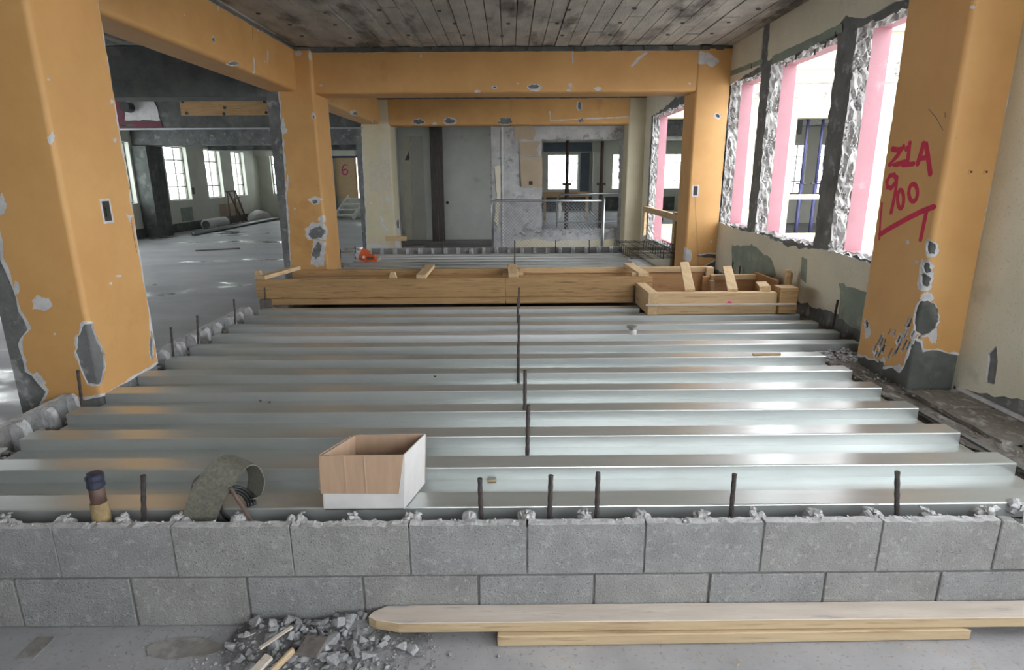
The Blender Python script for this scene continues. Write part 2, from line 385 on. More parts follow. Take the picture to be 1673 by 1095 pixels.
# broken lumps standing on the jambs and sills of the knocked-out windows
def lumps(name, spots, parent, m, seed, rmin=.012, rmax=.04, flat=.6, smooth=False):
    rnd = random.Random(seed); mb = MB()
    for c in spots:
        r = rnd.uniform(rmin, rmax); V = []
        for k in range(9):
            v = Vector((rnd.gauss(0, 1), rnd.gauss(0, 1), rnd.gauss(0, 1))).normalized()*r*rnd.uniform(.7, 1.2); v.z *= flat; V.append(Vector(c)+v)
        bm = bmesh.new(); [bm.verts.new(v) for v in V]; h = bmesh.ops.convex_hull(bm, input=bm.verts); bm.verts.index_update()
        mb.add([v.co.copy() for v in bm.verts], [tuple(v.index for v in f.verts) for f in bm.faces]); bm.free()
    o = mb.put(name, m, parent, smooth=smooth); o['kind'] = 'stuff'; return o
rnd = random.Random(9); sp = []
for a, b, c, d in WINS[:4]:
    for k in range(int((b-a)*75)): sp.append((2.6+rnd.uniform(-.005, .12), rnd.uniform(a, b), c+rnd.uniform(-.02, .0)))
    for k in range(280): sp.append((2.6+rnd.uniform(.0, .11), b+rnd.uniform(-.005, .02), rnd.uniform(c, d)))
    for k in range(40): sp.append((2.6+rnd.uniform(.0, .11), a+rnd.uniform(-.02, .005), rnd.uniform(c, d)))
    for k in range(int((b-a)*45)): sp.append((2.6+rnd.uniform(-.01, .11), rnd.uniform(a, b), d+rnd.uniform(-.005, .03)))
lumps('broken_edge', sp, wr, CONCL, 4, .006, .017, 1., True)
# cut reinforcement stubs above the window heads
for k, (x_, y_) in enumerate([(1348, 78), (1331, 90), (1300, 98), (1365, 62), (1284, 110), (1228, 112)]):
    p = onX(x_, y_, 2.59); MB().tube([p, p+Vector((0, 0, .045))], .008, 6).put('rebar_stub', REBAR, wr)
# outer walls of the hall at the left and behind
LW = [(15.1, 16.35), (17.95, 19.2), (20.3, 21.4), (22.25, 23.3), (12.6, 13.8)]
LBIG = [(3.9, 6.7), (7.2, 9.6), (10.0, 11.9)]  # unseen openings, made large to let more daylight into the hall
wl = put('wall_left', plate(rect(-2.3, 24.8, 0, 3.03), [rect(a, b, .92, 2.47) for a, b in LW]+[rect(a, b, .92, 2.60) for a, b in LBIG], fx(-10.2), 0, .3), WALLC); struct(wl)
fy = lambda Y: (lambda u, v, t: (u, Y+t, v))
wb = put('wall_behind_camera', plate(rect(-10.2, 2.86, 0, 3.03), [rect(-.4, 2.5, 1.0, 2.9)], fy(-2.3), 0, .25), WALLC); struct(wb)  # its unseen opening is assumed, sized for daylight on the foreground
wh = put('wall_back_hall', plate(rect(-10.2, -2.5, 0, 3.03), [rect(-9.4, -8.55, .92, 2.45), rect(-6.80, -5.80, .75, 2.32), rect(-4.9, -3.9, .92, 2.45)], fy(24.5), 0, .3), WALLC); struct(wh)
FW = [(1.73, 3.1), (4.66, 6.0), (6.55, 7.9)]
wf = put('wall_back_room', plate(rect(-2.8, 8.4, 0, 3.03), [rect(a, b, .95, 2.49) for a, b in FW], fy(28), 0, .3), WALLC); struct(wf)
ws = MB().box(-2.85, -2.72, 12.62, 28, 0, 3.03).put('wall_partition', WALLW); struct(ws)
WB2 = [(8.9, 9.55), (9.95, 10.75), (11.4, 12.2)]
ww = put('wall_wing_back', plate(rect(8.4, 16, 0, 3.03), [rect(a, b, .95, 2.49) for a, b in WB2], fy(20), 0, .3), WALLC); struct(ww)
wx = MB().box(8.1, 8.4, 20.3, 28, 0, 3.03).box(15.8, 16, 12.95, 20, 0, 3.03).put('wall_wing_side', WALLC); struct(wx)

# steel windows: a frame, glazing bars and single panes
NWIN = [0]
def steel_window(fn, u0, u1, v0, v1, cols, rows, label=None):
    """fn(u,v,t)"""
    NWIN[0] += 1
    loc = Vector(fn((u0+u1)/2, v0, 0)); o = bpy.data.objects.new('window_%d' % NWIN[0], None); COL.objects.link(o); o.location = loc
    WLOC[o.name] = loc; o['kind'] = 'structure'
    def bar(a, b, c, d, t=.02):
        m = MB(); m.prism(rect(a, b, c, d), fn, -t, t); return m
    f = .026
    m = MB()
    for q in (rect(u0, u0+f, v0, v1), rect(u1-f, u1, v0, v1), rect(u0+f, u1-f, v0, v0+f), rect(u0+f, u1-f, v1-f, v1)): m.prism(q, fn, -.03, .03)
    m.put('window_frame', STEELW, o)
    for c in cols[1:-1]: bar(u0+(u1-u0)*c-.010, u0+(u1-u0)*c+.010, v0+f, v1-f).put('glazing_bar', STEELW, o)
    for i, r in enumerate(rows[1:-1]):
        k = .016 if i != 1 else .009
        bar(u0+f, u1-f, v0+(v1-v0)*r-k, v0+(v1-v0)*r+k, .024).put('glazing_bar', STEELW, o)
    for a, b in zip(cols, cols[1:]):
        for c, d in zip(rows, rows[1:]):
            bar(u0+(u1-u0)*a+.012, u0+(u1-u0)*b-.012, v0+(v1-v0)*c+.012, v0+(v1-v0)*d-.012, .003).put('pane', glass, o)
    return o
R4 = (0, .25, .5, .75, 1)
for i, (a, b) in enumerate(LW[:4]): steel_window(fx(-10.05), a, b, .92, 2.47, (0, .62, 1) if i != 2 else (0, .55, 1), R4)
steel_window(fy(24.65), -9.4, -8.55, .92, 2.45, (0, .4, 1), R4)
for a, b in FW: steel_window(fy(28.15), a, b, .95, 2.49, (0, .2, .82, 1) if a < 2 else (0, .72, 1), R4)
for a, b in WB2: steel_window(fy(20.15), a, b, .95, 2.49, (0, .6, 1), R4)

# ------------------------------------------------------------------ columns and beams: concrete core, gypsum coat, paint coat
def conv_spec(spec, conv):
    d, s = [], []
    for i, q in enumerate(spec):
        if q[0] == 'k': continue
        if isinstance(q[1], list): poly = [conv(*p) for p in q[1]]
        else:
            kind, k, cx, cy, rx, ry = q; poly = [conv(k, a, b) for a, b in blob(cx, cy, rx, ry, i*7+int(cx), 16, .28)]
        ext = max(max(p[0] for p in poly)-min(p[0] for p in poly), max(p[1] for p in poly)-min(p[1] for p in poly))
        if ext > .03: poly = jag(poly, max(.008, ext*.06), min(.010, ext*.035), i)
        (d if q[0] == 'd' else s).append(poly)
    return d, s
def skin(parent, path, f3, outline, spec, conv, paint, pout=None, edge=.010):
    deep, shal = conv_spec(spec, conv)
    fn = lambda u, v, t: (lambda q: f3(q[0].x+q[1].x*t, q[0].y+q[1].y*t, v))(path.at(u))
    put('plaster_coat', plate(outline, deep, fn, .0, .010, cuts=path.cuts), PLASTER, parent, smooth=False)
    o = put('paint_coat', plate(pout or outline, [grow(h, edge, i) for i, h in enumerate(deep)]+shal, fn, .010, .0118, cuts=path.cuts), paint, parent)
    shade(o)
    for q in spec:
        if q[0] == 'k':
            mb = MB(); rib([conv(*p) for p in q[1]], .0035, fn, .0118, .0124, mb); mb.put('crack', CONCD, parent)
    return fn
def shade(o):
    me = o.data; me.polygons.foreach_set('use_smooth', [True]*len(me.polygons)); me.set_sharp_from_angle(angle=math.radians(38))
def core(parent, path, extra, f3, v0, v1, m, name='concrete_core'):
    us = sorted({0, path.len, *path.cuts}); poly = [(path.at(u)[0].x, path.at(u)[0].y) for u in us]+extra
    mb = MB(); mb.prism(poly, lambda a, b, t: f3(a, b, t), v0, v1); return mb.put(name, m, parent)
fcol = lambda a, b, v: (a, b, v)

def left_column(name, label, Y0, Y1, paint, spec, zb, pedge, XL=-2.74, corem=CONC, r=.018):
    t = thing(name, label, 'column', (-2.5, (Y0+Y1)/2, 0))
    path = Path([(XL, Y0), (-2.28, Y0), (-2.28, Y1)], r, -1)
    conv = lambda k, x_, y_: ((path.u_on(0, onY(x_, y_, Y0).x, 0), onY(x_, y_, Y0).z) if k == 0 else (path.u_on(1, onX(x_, y_, -2.28).y, 1), onX(x_, y_, -2.28).z))
    core(t, path, [(XL, Y1)], fcol, 0, 2.99, corem)
    top = 2.955
    if pedge: left = [conv(0, *p) for p in pedge]
    else: left = [(.03, zb), (.03, top)]
    o1 = [(path.len, top)]+[(u, v) for u, v in reversed(left)]+[(path.len*.5, zb-.02), (path.len, zb)]
    rnd = random.Random(int(Y0*10))
    o1 = [(u, min(v, top)) for u, v in o1]
    outl = jag(o1, .05, .010, int(Y0*10), fixed=(0,))
    outl = [(max(0, min(path.len-.001, u)), v) for u, v in outl]
    pout = jag([(u+(.018 if u < path.len*.5 else -.012), v-(.0 if v > 2 else -.012)) for u, v in o1], .04, .014, int(Y0*10)+1, fixed=(0,))
    pout = [(max(0, min(path.len-.004, u)), v) for u, v in pout]
    fn = skin(t, path, fcol, outl, spec, conv, paint, pout)
    return t, path, conv, fn

spec = [('d', [(0, 137, 528), (0, 127, 550), (0, 124, 575), (0, 130, 595), (0, 137, 612), (0, 145, 624), (1, 163, 628), (1, 168, 602), (1, 168, 580), (1, 160, 560), (1, 153, 545), (1, 149, 528)]),
        ('s', 0, 70, 496, 17, 13), ('s', 0, 4, 335, 8, 18), ('s', 0, 30, 470, 4, 12), ('s', 0, 83, 226, 4, 9), ('s', 1, 180, 166, 3, 4), ('s', 1, 185, 229, 3, 4),
        ('s', 1, 243, 520, 3, 30), ('d', 1, 245, 565, 3, 22), ('s', 1, 192, 451, 5, 2), ('s', 1, 178, 463, 3, 2), ('s', 0, 34, 600, 14, 26), ('s', 0, 58, 620, 18, 12), ('s', 0, 92, 545, 2, 2),
        ('s', [(1, 202, 349), (1, 209, 352), (1, 216, 352), (1, 211, 358), (1, 213, 372), (1, 209, 362)]), ('k', [(1, 211, 360), (1, 215, 385), (1, 220, 412)]),
        ('s', 1, 76, 130, 3, 2), ('s', 1, 168, 335, 2, 2)]
C1, c1path, c1conv, c1fn = left_column('painted_column', 'tall orange column nearest the camera, with spalled corner and outlet hole', 3.145, 3.69, ORANGE, spec, .40,
                 [(66, 661), (78, 640), (44, 606), (31, 563), (46, 537), (33, 508), (27, 486), (16, 453), (4, 425), (-2, 380), (-25, 200), (-60, -40), (-90, -200)], XL=-2.74)
# torn gang box in the column
a = c1conv(1, 171, 345)
mb = MB(); mb.prism(rect(a[0]-.045, a[0]+.045, a[1]-.068, a[1]+.068), c1fn, .006, .0128); brim = mb.put('box_rim', PLASTER, C1)
mb = MB(); mb.prism(rect(a[0]-.03, a[0]+.03, a[1]-.055, a[1]+.055), c1fn, .008, .0138); mb.prism(rect(a[0]-.012, a[0]+.016, a[1]-.03, a[1]+.02), c1fn, .008, .017); mb.put('outlet_box', BLACK, brim)

spec = [('d', 1, 527, 381, 4, 10), ('s', 1, 527, 379, 7, 15), ('s', [(1, 526, 392), (1, 532, 395), (1, 534, 436), (1, 527, 436)]), ('s', 0, 520, 431, 9, 5), ('d', 1, 529, 412, 2, 14),
        ('s', 0, 507, 92, 3, 8), ('s', 0, 512, 190, 3, 5), ('d', 0, 512, 191, 1.6, 3), ('s', 1, 523, 328, 3, 6), ('d', 1, 523, 330, 1.5, 3), ('s', 0, 465, 214, 6, 5), ('s', 0, 482, 341, 1.5, 2), ('s', 0, 488, 88, 6, 4),
        ('s', 0, 463, 205, 3, 12), ('s', 0, 470, 300, 2, 14), ('s', 0, 472, 378, 2, 12), ('s', 1, 529, 358, 2.5, 6)]
C2, *_ = left_column('painted_column', 'orange column behind the long timber form, with worn white corner', 7.46, 8.02, ORANGE, spec, .38,
                 [(475, 445), (472, 400), (468, 330), (464, 260), (459, 200), (455, 156), (452, 120), (447, 60)], XL=-2.82)
spec = [('d', 1, 650, 366, 2.5, 8), ('s', 1, 651, 370, 4, 14), ('s', [(0, 625, 315), (0, 626, 315), (0, 626, 345), (0, 625, 345)]),
        ('s', [(0, 621, 350), (0, 624, 350), (0, 628, 368), (0, 638, 377), (0, 632, 378), (0, 624, 370)]), ('s', 0, 623, 252, 4, 1.5), ('s', 0, 634, 324, 3, 4), ('s', 0, 606, 332, 2, 2), ('s', 0, 618, 402, 20, 3), ('s', 1, 650, 396, 4, 10)]
C3, c3p, c3conv, c3fn = left_column('painted_column', 'cream painted column at the far end of the deck', 12.0, 12.6, CREAMD, spec, .0,
                 [(600, 420), (599, 400), (597, 350), (594, 290), (591, 230), (590, 190), (588, 140)], XL=-2.93)

mb = MB(); mb.prism([c3conv(0, *p) for p in ((603, 264), (637, 262), (638, 312), (605, 314))], c3fn, .0118, .0126); mb.put('filler_patch', mat('filler', (.60, .55, .44), (.53, .48, .37), 14, .8), C3)
def right_column(name, label, X0, Y0, Y1, paint, spec, bott, seed, zb=.0, corem=CONCD, r=.018, pl=True):
    t = thing(name, label, 'column', ((X0+2.59)/2, (Y0+Y1)/2, zb))
    path = Path([(X0, Y1), (X0, Y0), (2.588, Y0)], r, -1)
    conv = lambda k, x_, y_: ((path.u_on(0, onX(x_, y_, X0).y, 1), onX(x_, y_, X0).z) if k == 0 else (path.u_on(1, onY(x_, y_, Y0).x, 0), onY(x_, y_, Y0).z))
    core(t, path, [(2.588, Y1)], fcol, zb, 2.99, corem)
    bt = [conv(*p) for p in bott]; bt[0] = (0, bt[0][1]); bt[-1] = (path.len, bt[-1][1])
    o1 = [(path.len, 2.96), (0, 2.96)]+bt
    outl = [(max(0, min(path.len-.001, u)), v) for u, v in jag(o1, .035, .010, seed, fixed=(0,))]
    pout = [(max(0, min(path.len-.003, u)), v) for u, v in jag([(u, v if v > 2 else v+.014) for u, v in o1], .03, .012, seed+1, fixed=(0,))]
    fn = skin(t, path, fcol, outl, spec, conv, paint, pout)
    return t, path, conv, fn
rnd = random.Random(31)
spec = [('d', [(0, 1500, 498), (0, 1496, 512), (0, 1494, 528), (0, 1496, 542), (1, 1508, 548), (1, 1518, 545), (1, 1528, 532), (1, 1532, 518), (1, 1531, 505), (1, 1524, 495), (1, 1514, 490), (0, 1505, 491)]),
        ('d', 0, 1520, 405, 4, 10), ('d', 0, 1514, 436, 4, 9), ('d', 0, 1511, 456, 5, 12), ('s', 0, 1521, 407, 6, 14), ('s', 0, 1512, 440, 8, 16), ('s', 0, 1509, 462, 8, 16), ('s', 0, 1500, 428, 4, 3), ('s', 1, 1523, 548, 7, 16),
        ('s', 0, 1512, 486, 6, 8), ('d', 0, 1418, 530, 3, 7), ('s', 0, 1420, 540, 5, 14), ('s', 0, 1445, 590, 5, 8), ('s', 0, 1470, 603, 7, 8), ('d', 0, 1440, 597, 6, 8), ('s', 0, 1589, 12, 2, 3), ('d', 0, 1548, 188, 1.5, 5),
        ('k', [(0, 1521, 178), (0, 1533, 192), (0, 1544, 212), (0, 1556, 226)]), ('s', 0, 1486, 396, 3, 4)]
for k in range(34):   # scrape marks run up and to the right
    x_ = rnd.uniform(1428, 1500); y_ = 585-(x_-1428)*.85+rnd.uniform(-18, 34); l = rnd.uniform(4, 15); w_ = rnd.uniform(.8, 2.6)
    if y_ > 590: continue
    spec.append(('d', [(0, x_, y_), (0, x_+l*.6, y_-l-w_), (0, x_+l*.6+w_, y_-l), (0, x_+w_, y_+w_*2)]))
RC1, rpath, rconv, rfn = right_column('painted_column', 'orange column with red spray lettering and broken dark base', 2.33, 3.31, 3.83, ORANGE, spec,
        [(0, 1412, 586), (0, 1432, 590), (0, 1446, 603), (0, 1460, 600), (0, 1470, 608), (0, 1478, 600), (1, 1486, 575), (1, 1496, 556), (1, 1504, 560), (1, 1506, 573), (1, 1530, 571), (1, 1548, 577), (1, 1572, 580)], 41, .28)
# spray lettering: Z1A 900 with an underline and a mark
mb = MB(); Zp = lambda L: [rconv(0, 1140+a/2.381, b/2.381) for a, b in L]
def ell(cx, cy, rx, ry, n=14, a0=0, a1=6.2832): return [(cx+rx*math.cos(a0+(a1-a0)*i/n), cy+ry*math.sin(a0+(a1-a0)*i/n)) for i in range(n+1)]
STR = [([(765, 580), (785, 583), (808, 572), (785, 605), (755, 640), (780, 640), (815, 630)], .026), ([(820, 580), (833, 558), (828, 600), (822, 640)], .026), ([(806, 642), (848, 637)], .022),
       ([(864, 636), (878, 590), (886, 560), (896, 562), (904, 610), (913, 675)], .028), ([(868, 618), (905, 612)], .022),
       ([(781, 700), (772, 680), (755, 684), (743, 706), (746, 728), (760, 732), (776, 712), (782, 690), (778, 740), (768, 790), (760, 826)], .024),
       (ell(797, 775, 12, 36), .022), (ell(846, 750, 17, 34), .022), ([(724, 790), (718, 850), (714, 930)], .014), ([(716, 912), (760, 885), (820, 852), (880, 822), (925, 805)], .026), ([(898, 822), (888, 870), (875, 932)], .024)]
for L, wd in STR: rib(Zp(L), wd*1.25, rfn, .0118, .0125, mb)
mb.put('spray_lettering', RED, RC1)
# two capped conduit stubs in the front face
for k, x_ in enumerate((1583, 1608)):
    u, v = rconv(1, x_, 281); mb = MB(); mb.prism(ell(u, v, .014, .014, 14)[:-1], rfn, .0, .016); ccap = mb.put('conduit_cap', ORANGE, RC1)
    mb = MB(); mb.prism(ell(u, v, .006, .006, 8)[:-1], rfn, .0, .019); mb.put('conduit_shade_disc', BLACK, ccap)  # black disc on the cap, painted-in shade of its bore
RC2, p2_, conv2, fn2 = right_column('painted_column', 'orange column at the far end of the window wall, dark patch at foot', 2.2, 7.52, 7.95, ORANGE,
       [('s', 0, 1146, 186, 2, 5), ('d', 0, 1146, 186, 1, 3), ('s', 0, 1146, 95, 4, 10), ('s', 0, 1143, 95, 5, 9), ('s', 1, 1162, 395, 2, 2), ('s', 0, 1120, 418, 2, 12),
        ('k', [(0, 1128, 322), (0, 1124.2, 438)])],
       [(0, 1112, 442), (0, 1125, 444), (0, 1134, 432), (1, 1134, 418), (1, 1150, 416), (1, 1160, 414), (1, 1172, 416), (1, 1180, 420)], 51, .2)
a = conv2(0, 1129, 312); mb = MB(); mb.prism(rect(a[0]-.045, a[0]+.035, a[1]-.07, a[1]+.07), fn2, .008, .0125); brim = mb.put('box_rim', PLASTER, RC2)
mb = MB(); mb.prism(rect(a[0]-.03, a[0]+.02, a[1]-.055, a[1]+.055), fn2, .008, .0135); mb.put('switch_box', BLACK, brim)
RC3, *_ = right_column('painted_column', 'cream column at the far end of the courtyard wall', 2.28, 12.0, 12.45, CREAMD, [], [(0, 1020, 430), (0, 1022, 432), (1, 1030, 430), (1, 1048, 430)], 61, 0.)

def beam_y(name, label, X0, X1, ya, yb, z0, z1, paint, spec, cm=CONC):
    t = thing(name, label, 'beam', ((X0+X1)/2, (ya+yb)/2, z0))
    f3 = lambda a, b, v: (a, v, b)
    path = Path([(X0, z1), (X0, z0), (X1, z0)], .03, 1)
    conv = lambda k, x_, y_: (path.u_on(0, onX(x_, y_, X0).z, 1), onX(x_, y_, X0).y)
    core(t, path, [(X1, 2.99), (X0, 2.99)], f3, ya, yb, cm)
    o1 = [(.0, ya), (path.len, ya), (path.len, yb), (.0, yb)]
    outl = [(max(.0, min(path.len-.002, u)), v) for u, v in jag(o1, .05, .008, 3, fixed=(0, 2))]
    pout = [(max(.004, min(path.len-.006, u)), v) for u, v in jag(o1, .04, .010, 4, fixed=(0, 2))]
    skin(t, path, f3, outl, spec, conv, paint, pout); return t
def beam_x(name, label, Y0, Y1, xa, xb, z0, z1, paint, spec, seed=3):
    t = thing(name, label, 'beam', ((xa+xb)/2, (Y0+Y1)/2, z0))
    f3 = lambda a, b, v: (v, a, b)
    path = Path([(Y0, z1), (Y0, z0), (Y1, z0)], .025, -1)
    conv = lambda k, x_, y_: (path.u_on(0, onY(x_, y_, Y0).z, 1), onY(x_, y_, Y0).x)
    core(t, path, [(Y1, 2.99), (Y0, 2.99)], f3, xa, xb, CONC)
    o1 = [(.0, xa), (path.len, xa), (path.len, xb), (.0, xb)]
    outl = [(max(.0, min(path.len-.002, u)), v) for u, v in jag(o1, .05, .006, seed, fixed=(0, 2))]
    pout = [(max(.004, min(path.len-.006, u)), v) for u, v in jag(o1, .04, .008, seed+1, fixed=(0, 2))]
    skin(t, path, f3, outl, spec, conv, paint, pout); return t
beam_y('painted_beam', 'orange beam running from the nearest orange column to the next', -2.47, -2.77, 3.69, 7.46, 2.53, 2.965, ORANGE,
       [('d', 0, 381, 104, 7, 3.4), ('s', 0, 381, 104, 9, 5), ('d', 0, 347, 65, 2, 4), ('k', [(0, 410, 44), (0, 411.5, 80)]), ('s', [(0, 412, 92), (0, 414, 95), (0, 416, 119), (0, 413, 119)]), ('s', 0, 436, 92, 1.4, 13), ('s', 0, 430, 100, 1, 4), ('s', 0, 420, 50, 2, 2), ('s', 0, 355, 12, 1.5, 8), ('s', 0, 300, 25, 1.5, 1.5)])
beam_y('painted_beam', 'orange beam between the second orange column and cream column', -2.47, -2.77, 8.02, 12.0, 2.53, 2.965, ORANGE,
       [('d', 0, 580, 186, 3, 4), ('s', 0, 579, 186, 5, 5), ('s', 0, 573, 183, 2, 2), ('s', 0, 572, 158, 1, 4), ('d', 0, 611, 198, 1.5, 3)])
B2 = beam_x('painted_beam', 'long orange cross beam under the boarded ceiling', 7.53, 7.93, -2.28, 2.2, 2.51, 2.945, ORANGE,
       [('d', 0, 872, 142, 9, 3.5), ('s', 0, 874, 143, 13, 6), ('s', 0, 808, 143, 5, 3), ('d', 0, 808, 143, 3, 1.5), ('s', 0, 846, 137, 2, 1.5), ('s', [(0, 934, 86), (0, 937, 86), (0, 937, 103), (0, 935, 105)]), ('s', [(0, 1030, 108), (0, 1040, 96), (0, 1056, 84), (0, 1058, 87), (0, 1044, 99), (0, 1034, 110)]),
        ('s', 0, 932, 140, 3, 5), ('s', 0, 930, 147, 4, 2), ('s', 0, 977, 145, 6, 3), ('s', 0, 525, 140, 3, 1.5), ('s', 0, 1127, 137, 2, 2), ('s', 0, 688, 92, 1.5, 3), ('s', 0, 780, 149, 5, 2)])
beam_x('painted_beam', 'farther orange cross beam over the concrete opening, chipped along its lower edge', 12.0, 12.35, -2.28, 2.28, 2.51, 2.96, ORANGE,
       [('d', 0, 683, 199, 9, 4), ('d', 0, 735, 198, 8, 5), ('d', 0, 826, 198, 12, 6), ('d', 0, 949, 197, 5, 3), ('s', 0, 683, 199, 10, 5), ('s', 0, 735, 198, 10, 6), ('s', [(0, 897, 182), (0, 899, 182), (0, 900, 196), (0, 1028, 190), (0, 1028, 192), (0, 899, 198)]), ('d', 0, 947, 173, 3, 6), ('s', 0, 946, 173, 5, 8), ('s', 0, 710, 202, 4, 2), ('k', [(0, 834.5, 164), (0, 835, 192)])], 9)
beam_x('painted_beam', 'orange cross beam overhead, just out of the picture', 3.2, 3.6, -2.28, 2.33, 2.55, 2.96, ORANGE, [], 11)

o = ROUGH_STRIP.put('rough_top_strip', CONCD, B2)
for k in range(8):
    MB().box(-2.0+k*.55, -1.98+k*.55, 7.48, 7.52, 2.955, 2.985).put('tie_end', RUST, B2)

# bare beams of the wet hall at the left
def bare_beam(Y0, label, z0=2.47, z1=3.02, m=CONCD, X1=-2.77, dep=.4):
    mb = MB(); mb.box(-9.89, X1, Y0, Y0+dep, z0, z1)
    for k in range(3): mb.box(-9.89, X1, Y0-.006*(k % 2)-.003, Y0, z0+.02+k*.18, z0+.02+k*.18+.165)
    return tag(mb.put('concrete_beam', m, bev=.004), label, 'beam')
bare_beam(7.5, 'dark bare concrete beam nearest in the wet hall')
b12 = bare_beam(12.0, 'concrete beam carrying maroon paint and a plywood board')
bare_beam(16.5, 'bare concrete beam deep in the hall above the windows', 2.40, m=CONC, X1=-2.86)
bare_beam(20.6, 'bare concrete beam farthest back in the hall', 2.43, X1=-2.86)
mb = MB(); mb.box(-9.89, -9.5, 16.42, 17.15, 0, 2.39)
for k in range(3): mb.box(-9.5, -9.49, 16.45+k*.23, 16.45+k*.23+.21, 0, 2.39)
tag(mb.put('concrete_pier', CONCD, bev=.01), 'dark concrete pier between the windows of the wet hall', 'pier')
P = lambda x_, y_, Y=11.985: (lambda q: (q.x, q.z))(onY(x_, y_, Y))
put('maroon_paint', plate(jag([P(150, 160), P(203, 165), P(204, 198), P(262, 198), P(266, 207), P(150, 212)], .08, .012, 3), [blob(*P(209, 205), .13, .03, 4)], fy(11.985), -.004, .006), MAROON, b12)
put('white_plaster_patch', plate(jag([P(202, 162), P(250, 163), P(256, 175), P(262, 197), P(204, 197)], .08, .015, 5), [], fy(11.985), -.004, .004), PLASTER, b12)
mb = MB(); c = onY(212, 176, 11.97); mb.tube([(c.x, 11.99, c.z), (c.x, 11.80, c.z)], .09, 14); mb.put('pipe_stub', BLACK, b12)
pb = box('plywood_board', (onY(293, 163, 11.96).x, onY(443, 163, 11.96).x, 11.955, 11.985, onY(440, 188, 11.96).z, 2.975), FORMX)
tag(pb, 'stained plywood board fixed to the concrete beam in the hall', 'board')
for x_, y_ in ((298, 166), (305, 185), (367, 176), (432, 166), (435, 184), (366, 186)):
    q = onY(x_, y_, 11.955); MB().tube([(q.x, 11.956, q.z), (q.x, 11.948, q.z)], .03, 8).put('bolt_plate', BLACK, pb)
lp = MB().box(-9.9, -2.77, 11.97, 12.03, 2.445, 2.472).put('steel_angle', GALVT); tag(lp, 'bright steel angle along the foot of the maroon painted beam', 'angle')

# ------------------------------------------------------------------ the steel deck
struct(MB().box(-2.47, 2.86, 1.9, 9.9, -.3, -.05).put('floor_below_deck', CONCD))
ZT, ZB, PIT = .39, .334, .3048
def deck_sheet(parent, y, x0, x1, last=False):
    e = .004
    top = [(y-.003, ZB), (y-.002, ZT-e), (y-.0005, ZT-.0012), (y+e, ZT), (y+.107-e, ZT), (y+.108, ZT-e*.6), (y+.111, ZB), (y+PIT-.003, ZB)]
    if last: top = top[:7]
    poly = top+[(a, b-.0015) for a, b in reversed(top)]
    n = len(poly); mb = MB(); xs = [x0+(x1-x0)*i/6 for i in range(7)]
    for xa in xs: mb.v += [(xa, a, b) for a, b in poly]
    for i in range(6):
        for k in range(n): mb.f.append((i*n+k, i*n+(k+1) % n, (i+1)*n+(k+1) % n, (i+1)*n+k)); mb.m.append(0)
    me = mb.mesh()
    return put('deck_sheet', me, GALV, parent)
dk = thing('metal_deck', 'ribbed galvanised steel deck filling the space behind the block wall', 'deck', (0, 3.7, .3))
rnd = random.Random(2)
for k in range(12):
    x1 = 2.1 if k == 0 else 2.085+rnd.uniform(-.006, .006) if k < 7 else 2.49+rnd.uniform(-.015, .01) if k < 11 else 1.17
    deck_sheet(dk, 1.945+k*PIT, -2.275+rnd.uniform(-.008, .008), x1, last=(k == 11))
dk2 = thing('metal_deck', 'ribbed galvanised steel deck beyond the timber formwork', 'deck', (0, 7.9, .3))
for k in range(11):
    x1 = 2.05+rnd.uniform(-.02, .02) if k < 5 else 1.72+.0*k+rnd.uniform(-.02, .02)
    deck_sheet(dk2, 6.33+k*.29, -2.27+(.0 if k < 4 or k > 6 else .02), x1)

# ------------------------------------------------------------------ concrete block walls
def block_meshes(seed):
    """face shell with three cross webs behind it, as left open for the grout; x along the wall, y into the wall"""
    rnd = random.Random(seed)
    top = [(.3984, .195), (0, .195)]
    outl = [(0, 0), (.3984, 0), (.3984, .195)]+[(.3984-.3984*i/16, .195-abs(rnd.gauss(0, .003))) for i in range(1, 16)]+[(0, .195)]
    me = plate(outl, [], lambda u, v, t: (u, t, v), 0, .036, nt=3, rough=.003, seed=seed, side=1)
    mb = MB(); fs = [tuple(p.vertices) for p in me.polygons]; mb.add([v.co.copy() for v in me.vertices], fs); mb.m = [p.material_index for p in me.polygons]
    for xa, xb in ((-.002, .026), (.176, .224), (.372, .4004)):
        d = .105+rnd.uniform(-.02, .012); h = .195+rnd.uniform(-.004, .012); n = 5; V = []
        prof = [(.030, 0), (d, 0), (d+.004, h*.6), (d-.004, h-.02), (d-.02, h-.003), (.07, h), (.05, h-.006), (.030, .19)]
        for i in range(n):
            f = math.sin(math.pi*(i+.5)/n)
            for y, z in prof: V.append((xa+(xb-xa)*i/(n-1)+rnd.gauss(0, .0012), y+rnd.gauss(0, .002), z-(0 if z < .1 else (1-f)*.012)+rnd.gauss(0, .0022)))
        m = len(prof); Fc = [tuple(range(m-1, -1, -1)), tuple((n-1)*m+k for k in range(m))]
        for i in range(n-1): Fc += [(i*m+k, i*m+(k+1) % m, (i+1)*m+(k+1) % m, (i+1)*m+k) for k in range(m)]
        mb.add(V, Fc, 1)
    return mb.mesh()
BTOP = []
for s_ in range(5):
    me = block_meshes(100+s_); me.materials.append(BLOCK2 if s_ % 2 else BLOCK); me.materials.append(MORTTOP); BTOP.append(me)
BLOW = []
for m_ in (BLOCK, BLOCK2):
    me = MB().box(0, .3984, 0, .09, 0, .194).mesh(.003); me.materials.append(m_); BLOW.append(me)
BL = .4064
def block(parent, me, loc, rz=0, sx=1):
    o = bpy.data.objects.new('block', me); COL.objects.link(o); o.parent = parent; o.location = Vector(loc)-WLOC[parent.name]; o.rotation_euler.z = rz
    if sx != 1: o.scale.x = sx
    return o
rnd = random.Random(12)
bw = thing('block_wall', 'two-course grey concrete block wall across the foreground', 'block wall', (-.3, 1.87, 0))
